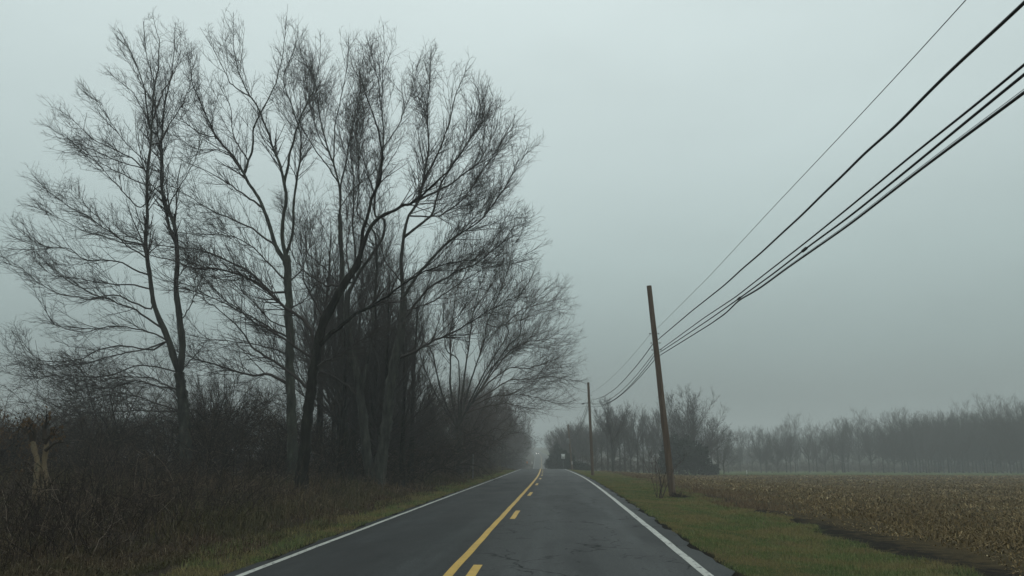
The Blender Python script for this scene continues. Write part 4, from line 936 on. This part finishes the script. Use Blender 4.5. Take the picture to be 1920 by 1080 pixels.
for i, (nm, lb, r, mt, a0, near, a1, a2, a3, sg) in enumerate(wires):
    front = .12
    P1 = PY(*a0, Y1 - front); P1b = PY(*a1, Y1 + front)
    N1 = span_near(near, P1)[::-1]
    P2 = PY(*a2, 79.0); P3 = PY(*a3, 140.0)
    m = MB()
    pa = Yfit(N1); m.tubes(pa[None], np.full((1, len(pa)), r), 7)
    pb = sag(P1b, P2 + (.13, -.05, 0), sg, 40, .012 if i == 1 else .004); lk = np.array([P1, (P1 + P1b) / 2 + (-.02, 0, -.02), P1b])
    m.tubes(pb[None], np.full((1, len(pb)), r), 6); m.tubes(lk[None], np.full((1, 3), r * .8), 6)
    pc = sag(P2 + (-.16, .05, 0), P3, sg * 1.3, 40, .0); m.tubes(pc[None], np.full((1, len(pc)), r), 6)
    c = P1.copy(); V = np.concatenate(m.V) - c; ob = mk(nm, V, [np.concatenate(m.F[4])], mt); ob.location = tuple(c)
    tag(ob, lb, 'cable' if i else 'wire', 'overhead lines along the road')
    if i == 4:   # thin lashing strand just above the lowest cable
        k0 = 12; lp = Yfit(N1)[:190].copy(); lp[:, 2] += np.linspace(.05, .021, len(lp)); ls_ = MB(); ls_.tubes(lp[None] - c, np.full((1, len(lp)), .004), 5); ls_.build('support_strand', steelwire, ob)
    if i == 3:
        for (sx, sy) in ((1510, 468), (1385, 560)):
            d = ray(sx, sy); kk = np.argmin(np.linalg.norm(np.cross(pa - EYE, nrm(d[None])[0]), axis=1)); cl = MB(); cl.tube(np.array([pa[kk] - (0, .12, 0), pa[kk] + (0, .12, .0)]) - c, .032, 8); cl.build('splice_clamp', darkmetal, ob)

# ------------------------------------------------------------------ small roadside things
Ys_ = 134.0; Pc = PY(1055.8, 855.6, Ys_); gq = float(gz(Pc[0], Ys_))
sg_ = empty('road_sign', (Pc[0], Ys_, gq), 0, 'white rectangular road sign on a post past the crest', 'road sign'); zc_ = Pc[2] - gq
m = MB(); m.box((0, .03, (zc_ + .3) / 2 - .1), (.07, .05, zc_ + .5)); m.build('post', metal, sg_)
m = MB(); m.box((0, 0, zc_), (.62, .006, .78)); m.build('panel', whitepaint, sg_)
m = MB()
for zz, ww, hh in ((.345, .56, .016), (-.345, .56, .016)): m.box((0, -.006, zc_ + zz), (ww, .004, hh))
for xx in (-.272, .272): m.box((xx, -.006, zc_), (.016, .004, .674))
m.build('border', signblack, sg_)
m = MB()
for xx in (-.10, .10): # the dark figures low on the panel, too small to read
    for zz in (-.05, -.15, -.25): m.box((xx, -.006, zc_ + zz), (.12, .004, .03))
    m.box((xx + .05, -.006, zc_ - .10), (.03, .004, .07)); m.box((xx + .05, -.006, zc_ - .20), (.03, .004, .07))
m.build('figures', signblack, sg_)
def marker(pxx, pyy, Y, lb, mt, w=.12, hh=.3, nm='marker_post', ph=None):
    P = PY(pxx, pyy, Y); g = float(gz(P[0], Y)); r_ = empty(nm, (P[0], Y, g), 0, lb, 'marker'); z = P[2] - g if ph is None else ph
    m = MB(); m.tube(np.array([(0, .03, -.1), (0, .03, z * .6), (0, .03, z + hh * .5)]), .028, 8); m.build('post', metal, r_)
    m = MB(); m.box((0, -.01, z), (w, .012, hh)); m.build('plate', mt, r_); return r_
marker(988.3, 867, 112, 'small orange reflector post at the left road edge by the crest', orange, .16, .26)
marker(997.5, 868, 122, 'pale thin marker post just past the orange reflector post', whitepaint, .1, .34)
marker(887, 855.5, 60, 'thin white marker plate right of the vase shaped tree', metal, .05, .28)
marker(757.5, 846, 44, 'small white plate showing through the brush left of the vase shaped tree', metal, .06, .16)
marker(1400, 884, 142, 'lone white stake standing at the far edge of the field', whitepaint, .12, .6, ph=.6)
# small crumpled pale sheet set low in the thicket
P = PY(441, 885, 39); m = MB(); gx = np.linspace(-.11, .11, 7); gy = np.linspace(-.15, .15, 8); xx, yy = np.meshgrid(gx, gy, indexing='ij')
V = np.stack([xx + .04 * np.sin(yy * 17), .1 * np.sin(xx * 14 + yy * 9) + .04 * np.sin(yy * 25), yy + .05 * np.sin(xx * 15)], -1).reshape(-1, 3)
i, j = np.meshgrid(np.arange(6), np.arange(7), indexing='ij'); b = i * 8 + j; fq = np.stack([b, b + 8, b + 9, b + 1], -1).reshape(-1, 4)
V2 = V + (0, .004, 0); ob = mk('pale_sheet', np.vstack([V, V2]), [fq, fq[:, ::-1] + 56], metal); ob.location = tuple(P); tag(ob, 'small crumpled pale sheet low in the thicket', 'litter')

# oncoming car with its headlights lit
Yc = 462.0; Xc_ = float(xc(Yc)) - 1.7; Zc_ = float(zr(Yc)) + .03
car = empty('car', (Xc_, Yc, Zc_), 0, 'distant grey car coming down the far road with headlights on', 'car')
prof_ = [(-2.2, .35), (-2.25, .62), (-2.1, .82), (-1.1, .95), (-.45, 1.42), (.75, 1.46), (1.55, 1.05), (2.15, .98), (2.25, .6), (2.2, .35)]
def extr(pl, hw, taper=.0, zr_=(.8, 1.46)):
    V = []; n = len(pl)
    for s in (-1, 1):
        for (yy, zz) in pl: V.append((s * (hw - taper * max(0, (zz - zr_[0]) / (zr_[1] - zr_[0]))), yy, zz))
    q = [[i, (i + 1) % n, (i + 1) % n + n, i + n] for i in range(n)]
    return V, q, [list(range(n))[::-1], [k + n for k in range(n)]]
V, q, caps = extr(prof_, .9, .18); me = bpy.data.meshes.new('body'); me.from_pydata(V, [], q + caps); me.materials.append(carpaint); ob = bpy.data.objects.new('body', me); COL.objects.link(ob); ob.parent = car
for s, nm, pl in ((0, 'windscreen', None),):
    me = bpy.data.meshes.new(nm); me.from_pydata([(-.70, -1.05, 1.02), (.70, -1.05, 1.02), (.60, -.52, 1.40), (-.60, -.52, 1.40)], [], [[0, 1, 2, 3]]); me.materials.append(glass); ob = bpy.data.objects.new(nm, me); COL.objects.link(ob); ob.parent = car
for sx in (-.82, .82):
    for sy in (-1.38, 1.38):
        m = MB(); m.tube(np.array([(sx - .1, sy, .32), (sx + .1, sy, .32)]), .32, 16); m.build('wheel', rubber, car)
lm_, nt, b_ = new_mat('headlight_lit'); b_.inputs['Base Color'].default_value = (.9, .9, .85, 1); b_.inputs['Emission Color'].default_value = (1, .96, .88, 1); b_.inputs['Emission Strength'].default_value = 7
for sx in (-.66, .66):
    m = MB(); m.tube(np.array([(sx, -2.26, .68), (sx, -2.14, .68)]), [.09, .10], 12); m.build('headlight', lm_, car)

# ------------------------------------------------------------------ haze, sky, light
hz = MB(); hz.box((0, 400, 14), (1500, 1000, 42)); hm = bpy.data.materials.new('haze'); hm.use_nodes = True; nt = hm.node_tree; nt.nodes.clear()
out = nt.nodes.new('ShaderNodeOutputMaterial'); pv = nt.nodes.new('ShaderNodeVolumePrincipled'); pv.inputs['Color'].default_value = (.90, .935, .93, 1); pv.inputs['Density'].default_value = 0.0014; pv.inputs['Anisotropy'].default_value = 0.0
L(nt, pv.outputs[0], out.inputs['Volume']); ho = hz.build('haze', hm, None, False); tag(ho, 'thin grey fog lying over the road, trees and field', kind='stuff')
w = bpy.data.worlds.new('World'); S.world = w; w.use_nodes = True; nt = w.node_tree; bg = nt.nodes['Background']; bg.inputs['Strength'].default_value = .1
sky = nt.nodes.new('ShaderNodeTexSky'); sky.sky_type = 'NISHITA'; sky.sun_disc = False; sky.sun_elevation = R(60); sky.sun_rotation = R(-10); sky.air_density = 1; sky.dust_density = 6
hs = nt.nodes.new('ShaderNodeHueSaturation'); hs.inputs['Saturation'].default_value = .15; L(nt, sky.outputs[0], hs.inputs['Color'])
tc = nt.nodes.new('ShaderNodeTexCoord'); sp_ = nt.nodes.new('ShaderNodeSeparateXYZ'); L(nt, tc.outputs['Generated'], sp_.inputs[0])
SKY = [(0.0, (.20, .245, .24)), (.07, (.235, .29, .285)), (.13, (.31, .39, .385)), (.23, (.43, .535, .53)), (.36, (.56, .67, .67)), (.53, (.66, .77, .77)), (1.0, (.78, .88, .88))]
cr = ramp(nt, sp_.outputs[2], SKY)
cn = noise(nt, 2.2, 4, .55, tc.outputs['Generated'], (1, 1, 2.5)); cr = mixc(nt, mrange(nt, cn, .3, .7), mixc(nt, 1.0, cr, (.965, .965, .965), 'MULTIPLY'), mixc(nt, 1.0, cr, (1.035, 1.035, 1.035), 'MULTIPLY'))
vm = nt.nodes.new('ShaderNodeVectorMath'); vm.operation = 'SCALE'; vm.inputs['Scale'].default_value = 10.0; L(nt, cr, vm.inputs[0])
L(nt, mixc(nt, .04, vm.outputs[0], hs.outputs[0]), bg.inputs['Color'])
sd = bpy.data.lights.new('sun', 'SUN'); sd.energy = .5; sd.angle = R(70); sd.color = (1, .97, .93); so = bpy.data.objects.new('sun', sd); COL.objects.link(so)
dv = Vector((math.sin(R(-10)) * math.cos(R(60)), math.cos(R(-10)) * math.cos(R(60)), math.sin(R(60)))); so.rotation_euler = dv.to_track_quat('Z', 'Y').to_euler()
S.view_settings.view_transform = 'Standard'; S.view_settings.look = 'None'; S.view_settings.exposure = 0; S.view_settings.gamma = 1
S.render.engine = 'CYCLES'; c_ = S.cycles; c_.max_bounces = 6; c_.diffuse_bounces = 3; c_.glossy_bounces = 2; c_.volume_bounces = 1; c_.transparent_max_bounces = 8; c_.use_denoising = True
